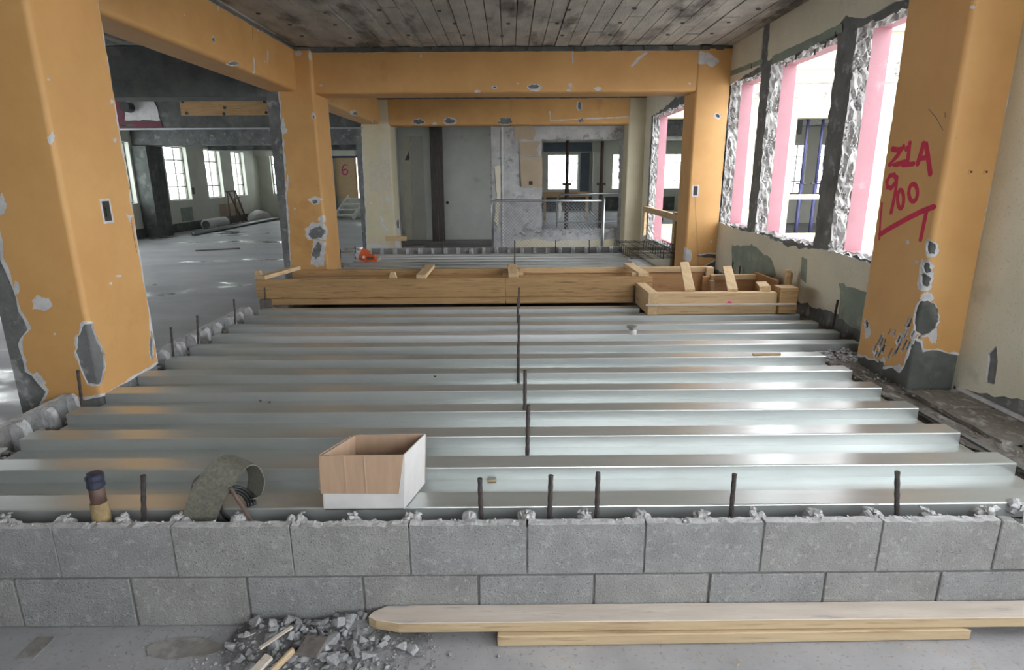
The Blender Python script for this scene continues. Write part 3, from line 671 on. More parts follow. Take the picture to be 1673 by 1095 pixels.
for j in range(-2, 8): block(bw, BTOP[(j*3) % 5], (-1.573+j*BL+.004, 1.81+rnd.uniform(-.0015, .0015), .206))
for j in range(-2, 9): block(bw, BLOW[j % 2], (-1.745+j*BL+.004, 1.81+rnd.uniform(-.0015, .0015), .002))
# the broken block at the right end
mb = MB(); mb.prism([(0, 0), (.36, 0), (.33, .03), (.22, .06), (.13, .10), (.075, .17), (.05, .19), (0, .195)], lambda a, b, t: (1.682+a, 1.81+t, .206+b), 0, .036)
mb.put('block', BLOCK2, bw, bev=.003)
mb = MB(); mb.box(-2.38, 2.0, 1.818, 1.84, 0, .20).box(-2.38, 1.69, 1.818, 1.84, .2, .385); mb.put('mortar_joints', MORTAR, bw)
sp = [(1.68+rnd.uniform(0, .42), 1.85+rnd.uniform(0, .12), .39-max(0, rnd.uniform(-.02, .12))) for k in range(90)]
lumps('broken_fill', sp, bw, MORTTOP, 7, .012, .032)
mb = MB(); n = 180                                     # grout and broken mortar along the top of the face shells
sp = [(-2.3+rnd.random()*3.98, 1.826+rnd.uniform(0, .026), .397+rnd.uniform(-.004, .004)) for k in range(330)]
lumps('mortar_crust', sp, bw, MORTTOP, 8, .003, .009)
sp = []
for j in range(-4, 17):
    for q in range(7): sp.append((-1.573+j*BL/2+rnd.gauss(0, .010), 1.85+rnd.uniform(0, .05), .398+rnd.uniform(-.006, .008)))
lumps('mortar_dabs', sp, bw, MORTTOP, 18, .007, .017)
bwl = thing('block_wall', 'low block wall along the left edge of the deck', 'block wall', (-2.4, 4.5, 0))
ys = [1.90+k*BL for k in range(3)]+[3.73+k*BL for k in range(9)]
for i, y in enumerate(ys):
    ln = .93 if i == 2 else 1
    if not 5.3 < y < 6.0: block(bwl, BTOP[i % 5], (-2.45, y+.3984*ln, .222), -math.pi/2, ln)
    block(bwl, BLOW[i % 2], (-2.45, y+.3984*ln, .02), -math.pi/2, ln)
sp = []
for y in ys:
    for k in range(16): sp.append((-2.36+rnd.uniform(-.03, .06), y+rnd.random()*.39, .335+rnd.uniform(-.03, .0)))
    
lumps('grout_fill', sp, bwl, CONCL, 9, .010, .026)
bwf = thing('block_wall', 'far low block wall closing the end of the second deck', 'block wall', (0, 9.75, 0))
for k in range(10):
    block(bwf, BTOP[k % 5], (-2.25+(k+1)*BL, 9.66, .255), math.pi)
    block(bwf, BLOW[k % 2], (-2.25+(k+1)*BL, 9.66, .05), math.pi)
# steel bars standing in the walls and through the deck
def rebar(p, q, label, group=None, r=.0085):
    p, q = Vector(p), Vector(q); n = max(6, int((q-p).length/.022)); pts = []; rad = []
    for i in range(n+1):
        pts.append(p.lerp(q, i/n)); rad.append(r*(1.10 if i % 2 else .94))
    return tag(MB().tube(pts, r, 8, radii=rad).put('rebar', REBAR), label, 'rebar', group)
for (xb, xt, yt), lab in zip([(235, 234, 777), (786, 784, 782), (898, 900, 777), (975, 977, 772), (1194, 1200, 775), (1465, 1466, 771)],
    ['steel bar standing between the capped pipe and the curled strap', 'steel bar standing just right of the cardboard box', 'shorter steel bar of the close pair in the front block wall',
     'taller steel bar of the close pair in the front block wall', 'slightly leaning steel bar alone in the front block wall', 'steel bar nearest the right end of the front block wall']):
    a = onY(xb, 845, 1.885); b = onY(xt, yt, 1.885); rebar(a-(b-a)*1.6, b, lab)
for (xb, yb, xt, yt), lab in zip([(861, 741, 863, 662), (857, 671, 858, 605), (847, 612, 847, 562), (847, 562, 848, 515), (846, 528, 846, 487), (848, 505, 848, 470), (841, 432, 841, 393)],
    ['steel bar nearest the camera in the row down the middle of the deck', 'second steel bar from the camera in the middle row on the deck', 'third steel bar from the camera in the middle row on the deck',
     'fourth steel bar from the camera in the middle row on the deck', 'fifth steel bar in the middle row, in a dimpled deck rib', 'steel bar in the middle row standing against the timber form', 'steel bar rising from the deck beyond the timber form']):
    a = onZ(xb, yb, .385); b = onY(xt, yt, a.y); rebar(a-Vector((0, 0, .1)), b, lab, r=.009)
for (xb, yb, xt, yt), lab in zip([(135, 670, 127, 605), (284, 588, 279, 535), (324, 565, 322, 516), (385, 533, 382, 489), (434, 505, 432, 470)],
    ['steel bar in front of the spalled orange column in the left block wall', 'steel bar just behind the nearest orange column', 'second steel bar behind the nearest orange column', 'third steel bar behind the nearest orange column', 'steel bar at the left corner of the long timber form']):
    a = onZ(xb, yb, .36); b = onY(xt, yt, a.y); a.x = max(a.x, -2.31) if xb < 400 else a.x; rebar(a-(b-a)*.3, b+Vector((a.x-b.x, 0, 0))*.0, lab, r=.0075)
a = onZ(1359, 541, .36); b = onY(1369, 490, a.y); rebar(a, b, 'leaning steel bar beside the cream wall under the windows', r=.009)
a = onY(1036, 497, 5.45); b = onY(1036, 467, 5.45); rebar(a, b, 'steel bar between the two parts of the timber form')
for (x_, yb, yt), lab in zip([(724, 408, 388), (908, 408, 393), (963, 408, 392), (556, 436, 408), (580, 428, 402)],
    ['thin steel bar at the far block wall below the dark timber post', 'thin steel bar at the far block wall before the mesh gate', 'thin steel bar at the far block wall near the gate post', 'thin steel bar left of the orange tool', 'thin steel bar behind the orange tool']):
    Y_ = 9.45 if x_ > 600 else 9.0; a = onY(x_, yb, Y_); b = onY(x_, yt, Y_); c_ = a-(b-a)*.8; c_.z = -.05 if x_ < 600 else c_.z; rebar(c_, b, lab, r=.008)
for (x_, yb, yt), lab in zip([(1196, 445, 428), (1222, 455, 434)], ['thin steel bar against the green patch, nearer the far orange column', 'thin steel bar against the green patch, nearer the low timber frame']):
    a = onY(x_, yb, 6.6); b = onY(x_, yt, 6.6); a.x = b.x = min(a.x, 2.55); a.z = .30; rebar(a, b, lab, r=.008)

# ------------------------------------------------------------------ rough ledge between deck and window wall
def rough_grid(x0, x1, y0, y1, nx, ny, hf):
    mb = MB(); V = [(x0+(x1-x0)*i/nx, y0+(y1-y0)*j/ny, hf(x0+(x1-x0)*i/nx, y0+(y1-y0)*j/ny)) for j in range(ny+1) for i in range(nx+1)]
    Fc = [(j*(nx+1)+i, j*(nx+1)+i+1, (j+1)*(nx+1)+i+1, (j+1)*(nx+1)+i) for j in range(ny) for i in range(nx)]
    mb.add(V, Fc); k = len(mb.v); b = [i for i in range(nx+1)]; 
    mb.box(x0, x1, y0, y1, 0, .24); return mb
def lh(x, y):
    n1 = noise.fractal(Vector((x*9, y*3.2, 1)), 1., 2., 5); st = abs(noise.noise(Vector((x*26, y*2.0, 4))))
    return .315+.022*n1+.018*st-(.03 if x < 2.14 and y < 3.9 else 0)
lg = rough_grid(2.07, 2.597, 1.95, 7.55, 70, 300, lh).put('concrete_ledge', DIRT)
tag(lg, 'rough broken concrete ledge between the deck and the window wall', 'ledge')
rnd = random.Random(8)
sp = [(2.12+rnd.random()*.46, 2.1+rnd.random()*5.2, .33+rnd.uniform(-.01, .006)) for k in range(1500)]
lumps('ledge_crumbs', sp, lg, DIRT, 21, .004, .013)
sp = [(2.12+rnd.random()*.3, 3.85+rnd.random()*.22, .335+rnd.uniform(-.01, .02)) for k in range(120)]
lumps('mortar_spill', sp, lg, MORTTOP, 22, .008, .02)
for k, (ya, yb) in enumerate(((2.55, 2.98), (2.98, 3.26))):
    put('broken_slab', plate(jag(rect(2.29, 2.58, ya+.01, yb-.01), .03, .008, 60+k), [], lambda u, v, t: (u, v, t+.004*noise.noise(Vector((u*14, v*14, 2)))), .32, .338+.005*k), DIRT, lg)
MB().bar((2.14, 3.05, .348), (2.16, 2.0, .345), .03, .012).put('edge_strip', MORTAR, lg)
MB().bar((2.583, 3.26, .352), (2.583, 2.72, .350), .016, .02).put('edge_strip', PLASTER, lg)

# ------------------------------------------------------------------ timber formwork
fm = thing('timber_form', 'long timber beam form laid across the deck with flat spacers on top', 'formwork', (-.5, 5.85, .39))
def lum(name, b, m, parent, bev=.003): return MB().box(*b).put(name, m, parent, bev=bev)
lum('side_board', (-2.385, -.046, 5.55, 5.59, .452, .632), FORMX, fm)
lum('side_board', (-.043, 1.335, 5.55, 5.59, .452, .632), FORMX, fm)
lum('ledger', (-2.345, -.046, 5.53, 5.60, .392, .450), FORMX, fm)
lum('ledger', (-.043, 1.33, 5.53, 5.60, .392, .450), FORMX, fm)
lum('corner_block', (-2.345, -2.24, 5.50, 5.53, .33, .45), DARKWOOD, fm)
lum('back_board', (-2.26, .10, 6.17, 6.21, .46, .625), FORMX, fm)
lum('back_board', (.103, 2.10, 6.17, 6.21, .575, .632), PINEX, fm)
lum('back_panel', (.103, 2.02, 6.185, 6.205, .30, .574), PLY, fm)
lum('end_post', (2.02, 2.10, 6.12, 6.17, .34, .632), PINEX, fm)
lum('bottom_panel', (-2.24, 1.30, 5.60, 6.16, .40, .415), FORMX, fm)
lum('rail', (-2.2, 1.2, 6.10, 6.165, .53, .565), FORMX, fm)
for xa, xf, w_, l0, l1 in ((-2.20, -2.32, .085, 6.16, 5.53), (-.83, -.83, .09, 6.21, 5.53), (.02, .03, .09, 6.2, 5.56), (1.23, 1.25, .10, 6.21, 5.56)):
    MB().bar((xf, l1, .652), (xa, l0, .652), w_, .038).put('spacer', PINEY, fm, bev=.003)
def wedge(x_, y_, w_, h_, m=PINEY): MB().prism([(-w_*.5, 0), (w_*.5, 0), (w_*.28, h_), (-w_*.28, h_)], lambda a, b, t: (x_+a, y_+t, .632+b), 0, .04).put('cleat', m, fm, bev=.003)
wedge(-1.10, 5.56, .075, .06); wedge(-2.375, 5.60, .08, .075)
lum('block_under_spacer', (-.075, .13, 5.85, 5.95, .60, .634), PINEX, fm); lum('block_under_spacer', (1.15, 1.21, 5.60, 5.70, .60, .660), PINEX, fm)
f2 = thing('timber_form', 'short pale timber form with slanted braces beside the cream wall', 'formwork', (1.9, 5.3, .39))
fbm = lum('front_beam', (1.265, 2.285, 5.02, 5.10, .392, .578), PINEX, f2)
lum('end_beam', (1.175, 1.262, 5.0, 5.52, .392, .585), PINEY, f2)
lum('corner_block', (2.29, 2.445, 4.99, 5.14, .40, .622), FORMX, f2)
lum('guide_strip', (1.15, 2.43, 4.972, 5.0, .476, .492), PLANK, f2)
P = lambda x_, y_, Y: onY(x_, y_, Y)
MB().bar(P(1127, 476, 5.08), P(1118, 431, 5.95), .085, .04, up=(0, .4, 1)).put('brace', PINEY, f2, bev=.003)
MB().bar(P(1197, 476, 5.08), P(1188, 438, 5.95), .085, .04, up=(0, .4, 1)).put('brace', PINEY, f2, bev=.003)
MB().bar(P(1250, 472, 5.08), P(1243, 464, 5.40), .09, .045, up=(0, .4, 1)).put('brace', PINEY, f2, bev=.003)
lum('back_rail', (2.02, 2.50, 5.95, 6.0, .53, .58), PINEX, f2)
lum('back_panel', (1.95, 2.48, 6.0, 6.02, .36, .56), PLY, f2)
lum('end_panel', (2.47, 2.50, 5.5, 6.0, .40, .60), PLY, f2)
lum('post', (2.0, 2.045, 5.90, 5.95, .39, .53), PINEX, f2)
q = onY(1297, 466, 5.3); lum('stake', (2.46, 2.50, 5.28, 5.32, .40, onY(1297, 441, 5.3).z), PINEX, f2); lum('stake', (2.50, 2.53, 5.30, 5.34, .40, onY(1297, 446, 5.3).z), FORMX, f2)
MB().prism(blob(1.875, .485, .025, .022, 3), lambda a, b, t: (a, t, b), 5.010, 5.0195).put('pink_mark', MAGENTA, fbm)

# ------------------------------------------------------------------ foreground things
bx = thing('cardboard_box', 'open white cardboard box with brown flap folded down over its front', 'box', (-.5, 2.02, .39))
A = [Vector((-.677, 1.925, 0)), Vector((-.388, 1.925, 0)), Vector((-.338, 2.115, 0)), Vector((-.610, 2.115, 0))]
T_ = [Vector((-.672, 1.925, 0)), Vector((-.375, 1.925, 0)), Vector((-.325, 2.108, 0)), Vector((-.596, 2.112, 0))]
def panel(name, a, b, c, d, m, m2, th=.004):
    a, b, c, d = map(Vector, (a, b, c, d)); n = (b-a).cross(d-a).normalized()*th
    mb = MB(); mb.add([a, b, c, d, a+n, b+n, c+n, d+n], [(0, 1, 2, 3), (7, 6, 5, 4), (0, 4, 5, 1), (1, 5, 6, 2), (2, 6, 7, 3), (3, 7, 4, 0)])
    mb.m = [0, 1, 0, 0, 0, 0]; return put(name, mb.mesh(), [m, m2], bx)
z0, z1 = .393, .605
up = lambda v, z: (v.x, v.y, z)
panel('front_side', up(A[0], z0), up(A[1], z0), up(T_[1], z1), up(T_[0], z1), CARDW, CARD, -.004)
panel('right_side', up(A[1], z0), up(A[2], z0), up(T_[2], z1), up(T_[1], z1+.003), CARDW, CARD, -.004)
panel('back_side', up(A[2], z0), up(A[3], z0), up(T_[3], z1-.005), up(T_[2], z1), CARDW, CARD, -.004)
panel('left_side', up(A[3], z0), up(A[0], z0), up(T_[0], z1-.002), up(T_[3], z1-.005), CARDW, CARD, -.004)
panel('bottom', up(A[0], z0), up(A[1], z0), up(A[2], z0), up(A[3], z0), CARD, CARD)
ffl = panel('front_flap', (-.680, 1.919, .462), (-.402, 1.916, .460), (-.378, 1.921, z1+.004), (-.674, 1.921, z1+.003), CARD, CARDW, -.004)
panel('left_flap', (-.684, 1.925, .475), (-.680, 1.94, z1-.002), (-.604, 2.112, z1-.006), (-.615, 2.10, .50), CARD, CARD)
mb = MB()
for x_ in (-.585, -.515): mb.box(x_-.002, x_+.002, 1.9145, 1.9165, .462, .606)
mb.put('flap_crease', CREASE, ffl)

pp = thing('capped_pipe', 'short brown pipe stub capped with dark tape, leaning in the block wall', 'pipe', (-1.43, 1.9, .2))
a, b = onY(169, 862, 1.885), onY(153, 772, 1.885); d = (b-a)
MB().tube([a-d*.6, a+d*.02, a+d*.05, a+d*.46, a+d*.47], .031, 16, radii=[.027, .029, .030, .028, .026]).put('sealant_sleeve', YELLOWED, pp, smooth=True)
MB().tube([a+d*.40, a+d*.80], .0245, 16).put('pipe_body', PIPEB, pp, smooth=True)
tcap = MB().tube([a+d*.74, a+d*.76, a+d*.86, a+d*.9, a+d*.97, a+d*.985], .03, 16, radii=[.026, .029, .027, .0295, .0285, .024]).put('tape_cap', NAVY, pp)
MB().tube([a+d*.96, a+d*1.0], .012, 8).put('cap_knot', NAVY, tcap)

st = thing('curled_strap', 'curled grey strap sticking up behind the block wall beside a steel bar', 'strap', (-1.03, 1.92, .3))
def ribbon(name, pts, dirs, wd, m, th=.004, sub=5):
    n = len(pts); P_ = []; D_ = []
    cr = lambda a, b, c, d_, t: .5*((2*b)+(c-a)*t+(2*a-5*b+4*c-d_)*t*t+(3*b-a-3*c+d_)*t**3)
    pts = [Vector(p) for p in pts]; dirs = [Vector(q).normalized() for q in dirs]
    for i in range(n-1):
        for k in range(sub):
            t = k/sub; g = lambda L: cr(L[max(i-1, 0)], L[i], L[i+1], L[min(i+2, n-1)], t); P_.append(g(pts)); D_.append(g(dirs).normalized())
    P_.append(pts[-1]); D_.append(dirs[-1]); V = []; mb = MB(); N_ = len(P_)
    for i in range(N_):
        t = (P_[min(i+1, N_-1)]-P_[max(i-1, 0)]).normalized(); nn = t.cross(D_[i]).normalized()*th/2
        for s, q in ((-.5, 1), (.5, 1), (.5, -1), (-.5, -1)): V.append(P_[i]+D_[i]*wd*s+nn*q)
    Fc = [(3, 2, 1, 0), tuple((N_-1)*4+k for k in range(4))]
    for i in range(N_-1): Fc += [(i*4+k, i*4+(k+1) % 4, i*4+4+(k+1) % 4, i*4+4+k) for k in range(4)]
    o = mb.add(V, Fc).put(name, m, st, smooth=True); o.data.set_sharp_from_angle(angle=.7); return o
ribbon('strap_loop', [(-1.135, 1.895, .27), (-1.115, 1.893, .36), (-1.075, 1.895, .46), (-1.02, 1.91, .545), (-.985, 1.955, .572), (-.955, 1.985, .555), (-.935, 1.99, .495), (-.945, 1.98, .435), (-.965, 1.97, .41)],
       [(1, .02, 0), (1, .02, -.05), (.97, .05, -.25), (.9, -.15, -.35), (.85, -.45, -.15), (.8, -.55, .0), (.75, -.6, .1), (.7, -.6, .2), (.6, -.6, .4)], .118, STRAP)
ribbon('strap_tail', [(-1.15, 1.99, .30), (-1.175, 1.985, .40), (-1.165, 1.985, .475), (-1.11, 1.99, .505), (-1.04, 1.99, .51)], [(.5, -.8, 0), (.4, -.9, 0), (.4, -.8, .3), (.3, -.9, .1), (.3, -.9, 0)], .08, STRAP)
mb = MB(); c = Vector((-1.0, 1.935, .405)); ex = Vector((.88, .47, 0)); ez = Vector((0, -.25, 1)).normalized()
for r_, o_ in ((.055, 0), (.063, .012), (.07, .026)):
    mb.tube([c+ex*(r_*.8*math.cos(t*.21))+ez*(r_*1.25*math.sin(t*.21))+Vector((.3, .2, 0))*o_ for t in range(31)], .006, 6, cap=True)
mb.put('rubber_coil', BLACK, st, smooth=True)
tag(MB().tube([onY(376, 797, 1.885), onY(395, 826, 1.882), onY(414, 858, 1.880)], .007, 8).put('steel_rod', RUST), 'short rusty rod leaning against the curled strap', 'rod')

# planks on the floor
pl = [(-.498, 1.752), (-.487, 1.775), (-.44, 1.806), (2.4, 1.806), (2.4, 1.722), (-.388, 1.717), (-.47, 1.735)]
lift = lambda a, b, t: (a, b, t)
p1 = MB().prism(pl, lift, .045, .084).mesh(.002)
p1.polygons.foreach_set('material_index', [0 if p.normal.z > .5 else 1 for p in p1.polygons])
tag(put('plank', p1, [PLANK, PLANKE]), 'long dirty plank with a pointed end lying along the block wall', 'plank')
p2 = MB().prism([(-.053, 1.735), (-.053, 1.700), (-.045, 1.698), (1.57, 1.712), (1.55, 1.722), (1.50, 1.75), (0, 1.745)], lift, .002, .043).mesh(.003)
tag(put('plank', p2, PLANKE), 'shorter narrow plank with a mitred end under the long plank', 'plank')
tag(MB().box(1.9, 2.2, 1.73, 1.80, .002, .044).put('plank', PLANKE, bev=.003), 'offcut propping the long plank beyond the mitred plank', 'plank')

# rubble
def rock_mesh(seed):
    rnd = random.Random(seed); bm = bmesh.new()
    for k in range(14):
        v = Vector((rnd.gauss(0, 1), rnd.gauss(0, 1), rnd.gauss(0, 1))).normalized()*rnd.uniform(.75, 1.1); v.x *= rnd.uniform(.9, 1.3); v.z *= .7; bm.verts.new(v)
    g = bmesh.ops.convex_hull(bm, input=bm.verts)
    bmesh.ops.delete(bm, geom=[e for e in g['geom_interior'] if isinstance(e, bmesh.types.BMVert)], context='VERTS')
    me = bpy.data.meshes.new('concrete_chunk'); bm.to_mesh(me); bm.free(); me.materials.append(ROCK); return me
RM = [rock_mesh(300+i) for i in range(12)]
rnd = random.Random(44)
def mound(x, y):
    d = ((x+.64)/.36)**2+((y-1.70)/.17)**2
    h = .055*max(0, 1-d)+.035*max(0, 1-((x+.86)/.13)**2-((y-1.76)/.1)**2)+.04*max(0, 1-((x+.56)/.1)**2-((y-1.79)/.08)**2)
    return h
mb = MB(); nx, ny = 70, 26
V = [(-1.02+.75*i/nx, 1.45+.355*j/ny, max(0, mound(-1.02+.75*i/nx, 1.45+.355*j/ny))*.75+.001) for j in range(ny+1) for i in range(nx+1)]
keep = lambda i, j: mound(V[j*(nx+1)+i][0], V[j*(nx+1)+i][1])+.006*noise.noise(Vector((i*.35, j*.35, 3))) > .004
mb.add(V, [(j*(nx+1)+i, j*(nx+1)+i+1, (j+1)*(nx+1)+i+1, (j+1)*(nx+1)+i) for j in range(ny) for i in range(nx) if keep(i, j)])
gv = mb.put('rubble_fines', FINES); gv['kind'] = 'stuff'; gv['label'] = 'grey grit and dust bedded under the rubble pile'; gv['category'] = 'gravel'
n = 0; placed = []
while n < 250:
    x, y = rnd.gauss(-.62, .17), rnd.uniform(1.47, 1.795)
    m_ = mound(x, y)
    if m_ <= .002 and rnd.random() > .22: continue
    r = rnd.choice((.006, .008, .010, .012, .014, .017, .022, .029)) if m_ > .01 else rnd.uniform(.004, .009)
    if y+r > 1.803 or (x > -.52 and y > 1.68 and m_ < .02) or (x+r > -.49 and 1.70 < y): continue
    if any((x-a)**2+(y-b)**2 < (.5*(r+c))**2 for a, b, c in placed): continue
    placed.append((x, y, r))
    o = bpy.data.objects.new('concrete_chunk', rnd.choice(RM)); COL.objects.link(o); o.location = (x, y, max(m_*.75, 0)+r*.62); o.scale = (r, r, r)
    o.rotation_euler = (rnd.uniform(-.6, .6), rnd.uniform(-.6, .6), rnd.uniform(0, 6.28))
    big_ = r >= .02
    tag(o, 'larger grey lump of broken concrete in the rubble pile' if big_ else 'small grey crumb of broken concrete in the rubble pile', 'rubble', 'large lumps in the rubble pile' if big_ else 'small crumbs in the rubble pile'); n += 1
sp = [(rnd.gauss(-.68, .30), 1.56+rnd.random()*.24, .003) for k in range(1400)]
sp = [(x, y, .003+max(0, mound(x, y))*.76) for x, y, z in sp if x < -.25]
g2 = lumps('grit', sp, None, ROCK, 23, .0015, .0055); g2['kind'] = 'stuff'; g2['label'] = 'fine grey grit scattered over the floor by the rubble'; g2['category'] = 'gravel'
def splinter(a, b, w_, th, label, m=PLANK):
    return tag(MB().bar(a, b, w_, th).put('wood_scrap', m, bev=.0015), label, 'wood scrap')
Zf = lambda x_, y_, z_: onZ(x_, y_, z_)
splinter(Zf(424, 1060, .075), Zf(478, 1024, .085), .014, .006, 'thin split lath lying on the rubble pile')
splinter(Zf(415, 1100, .06), Zf(440, 1072, .075), .032, .012, 'pale wood offcut at the front of the rubble pile')
splinter(Zf(444, 1098, .06), Zf(480, 1062, .078), .010, .022, 'narrow wood strip beside the pale offcut in the rubble', PLANKE)
splinter(Zf(399, 1042, .07), Zf(418, 1034, .075), .004, .003, 'tiny wood sliver at the left of the rubble')
splinter(Zf(500, 1072, .068), Zf(520, 1040, .070), .075, .010, 'flat grey board buried in the rubble pile', DARKWOOD)
splinter(Zf(1230, 579, .396), Zf(1275, 578, .396), .02, .012, 'small flat stick lying on a deck rib by the far ledge', PINEX)
splinter(Zf(796, 786, .338), Zf(811, 786, .338), .008, .006, 'small wood chip lying in a deck flute', PINEX)
splinter(Zf(660, 955, .0)+Vector((0, -.25, .004)), Zf(690, 955, .0)+Vector((0, -.25, .004)), .01, .004, 'small wood curl on the floor below the plank', PINEX)
for k in range(16):
    x = rnd.uniform(-.1, 1.6); y = rnd.uniform(1.55, 1.68); a = rnd.uniform(-1, 1); l = rnd.uniform(.008, .03)
    o = MB().tube([(x, y, .003), (x+l*.5*math.cos(a), y+l*.5*math.sin(a), .008), (x+l*math.cos(a), y+l*math.sin(a), .003)], .0012, 4).put('straw_bit', PINEX)
    tag(o, 'loose wood shaving on the floor before the planks', 'shaving', 'wood shavings on the floor')
tag(MB().box(-1.66, -1.60, 1.66, 1.76, .0, .004).put('metal_scrap', DUST), 'thin dusty scrap strip flat on the floor at the lower left', 'scrap')
fb = MB(); fb.prism(blob(-1.12, 1.70, .13, .045, 6, 18, .12), lift, .0, .006); tag(fb.put('board_scrap', DUST), 'dusty flat board scrap on the floor before the block wall', 'board')
# fitting and bits on the deck
ft = thing('pipe_fitting', 'pale threaded pipe fitting standing on the deck', 'fitting', onZ(1034, 546, .39))
c = onZ(1034, 546, .39); MB().tube([c, c+Vector((0, 0, .028)), c+Vector((0, 0, .034))], .03, 14, radii=[.027, .027, .022]).put('lower_ring', WHITEP, ft)
MB().tube([c+Vector((-.01, 0, .032)), c+Vector((-.01, 0, .048)), c+Vector((-.012, 0, .056)), c+Vector((-.012, 0, .064))], .03, 14, radii=[.02, .024, .038, .040]).put('flared_top', GALVT, ft)
for (x_, y_), lab in zip([(710, 617), (425, 657), (440, 659)], ['small dark lump on the deck left of the bar row', 'crumb of debris in a deck flute by the left column', 'second crumb of debris in the deck flute']):
    c = onZ(x_, y_, .336 if x_ < 600 else .392); o = bpy.data.objects.new('debris_crumb', RM[2].copy()); COL.objects.link(o); o.data.materials.clear(); o.data.materials.append(BLACK if x_ > 600 else DARKWOOD)
    o.location = c+Vector((0, 0, .006)); o.scale = (.012, .010, .009); tag(o, lab, 'debris')

# ------------------------------------------------------------------ far end: recess, concrete wall with opening, gate
wrc = MB().box(-2.72, -.40, 15.4, 15.55, 0, 2.99).put('wall_recess', WALLW); struct(wrc)
Py = lambda x_, y_, Y: (lambda q: (q.x, q.z))(onY(x_, y_, Y))
def flat(name, poly, Y, m, parent, th=.012, holes=(), amp=.0, seed=1, step=.06):
    p = jag(poly, step, amp, seed) if amp else poly
    return put(name, plate(p, list(holes), fy(Y), -th, 0), m, parent)
flat('wall_panel', [Py(671, 222, 15.39), Py(690, 222, 15.39), Py(697, 391, 15.39), Py(676, 391, 15.39)], 15.40, WALLC, wrc, .03)
flat('wall_panel', [Py(728, 222, 15.39), Py(790, 221, 15.39), Py(790, 389, 15.39), Py(730, 390, 15.39)], 15.40, WALLW, wrc, .012)
flat('wall_panel', [Py(652, 208, 15.39), Py(800, 207, 15.39), Py(800, 218, 15.39), Py(652, 220, 15.39)], 15.40, WALLW, wrc, .02)
flat('torn_plaster', [Py(655, 222, 15.3), Py(670, 222, 15.3), Py(669, 250, 15.3), Py(672, 270, 15.3), Py(671, 330, 15.3), Py(674, 392, 15.3), Py(662, 392, 15.3)], 15.38, CREAM, wrc, .04, amp=.02, seed=7)
flat('bare_patch', [Py(669, 245, 15.3), Py(668, 262, 15.3), Py(661, 262, 15.3), Py(664, 255, 15.3)], 15.335, CONCD, wrc, .01, amp=.02, seed=8)
MB().tube([(onY(731, 331, 15.38).x, 15.36, onY(731, 331, 15.38).z), (onY(731, 331, 15.38).x, 15.41, onY(731, 331, 15.38).z)], .035, 12).put('hole_shade_disc', BLACK, wrc)  # black disc stands for the shade inside a small wall hole
for (xa, xb), lab in zip(((702, 707.5), (712.5, 718)), ('left one of the two dark grey timber planks leaning in the recess', 'right one of the two dark grey timber planks leaning in the recess')):
    a = onY(xb+4.5, 394, 14.9); b = onY(xa+4.5, 206, 15.25); a.z = .01
    tag(MB().bar(a, b, .15, .05, up=(0, -1, .0)).put('timber_plank', DARKWOOD, bev=.004), lab, 'plank')
wc = put('wall_concrete_opening', plate(rect(-.36, 2.28, 0, 2.5), [jag([(.66, .47), (2.26, .50), (2.24, 2.24), (.64, 2.25)], .07, .018, 31)], fy(12.45), 0, .28, nt=4, rough=.03, seed=5, side=1), [CONCM, CONCL]); struct(wc)
Yc = 12.448
flat('tan_plaster_patch', [Py(840, 206, Yc), Py(872, 206, Yc), Py(876, 214, Yc), Py(871, 228, Yc), Py(841, 228, Yc)], Yc, TAN, wc, .015, amp=.02, seed=2)
flat('tan_plaster_patch', [Py(848, 232, Yc), Py(884, 231, Yc), Py(876, 245, Yc), Py(880, 254, Yc), Py(849, 255, Yc)], Yc, TAN, wc, .015, amp=.012, seed=3)
flat('tan_plaster_patch', [Py(850, 257, Yc), Py(886, 256, Yc), Py(886, 305, Yc), Py(852, 305, Yc)], Yc, TAN, wc, .03, amp=.012, seed=4)
flat('cream_plaster_patch', [Py(808, 272, Yc), Py(817, 270, Yc), Py(819, 310, Yc), Py(815, 345, Yc), Py(814, 372, Yc), Py(808, 360, Yc), Py(812, 318, Yc)], Yc, CREAM, wc, .012, amp=.02, seed=5)
flat('cream_plaster_patch', [Py(842, 394, Yc), Py(875, 390, Yc), Py(900, 396, Yc), Py(930, 392, Yc), Py(960, 394, Yc), Py(1004, 389, Yc), Py(1004, 420, Yc), Py(840, 420, Yc)], Yc, CREAMD, wc, .012, amp=.02, seed=6)
flat('pale_edge_strip', [Py(819, 205, Yc), Py(822, 205, Yc), Py(824, 405, Yc), Py(821, 405, Yc)], Yc, PLASTER, wc, .02, amp=.008, seed=7)
box('outlet_box', (onY(864, 297, Yc).x, onY(870, 297, Yc).x, Yc-.035, Yc-.02, onY(864, 302, Yc).z, onY(864, 296, Yc).z), BLACK, wc)
rnd = random.Random(3)
sp = [(rnd.uniform(.1, 2.25), 12.44+rnd.uniform(-.02, .1), rnd.uniform(.36, .50)) for k in range(260)]
lumps('broken_sill', sp, wc, CONCL, 6, .02, .05)
sp = [(-.35+rnd.uniform(-.02, .03), 12.45+rnd.random()*.2, rnd.random()*2.45) for k in range(120)]
lumps('broken_edge', sp, wc, CONCL, 16, .02, .04)
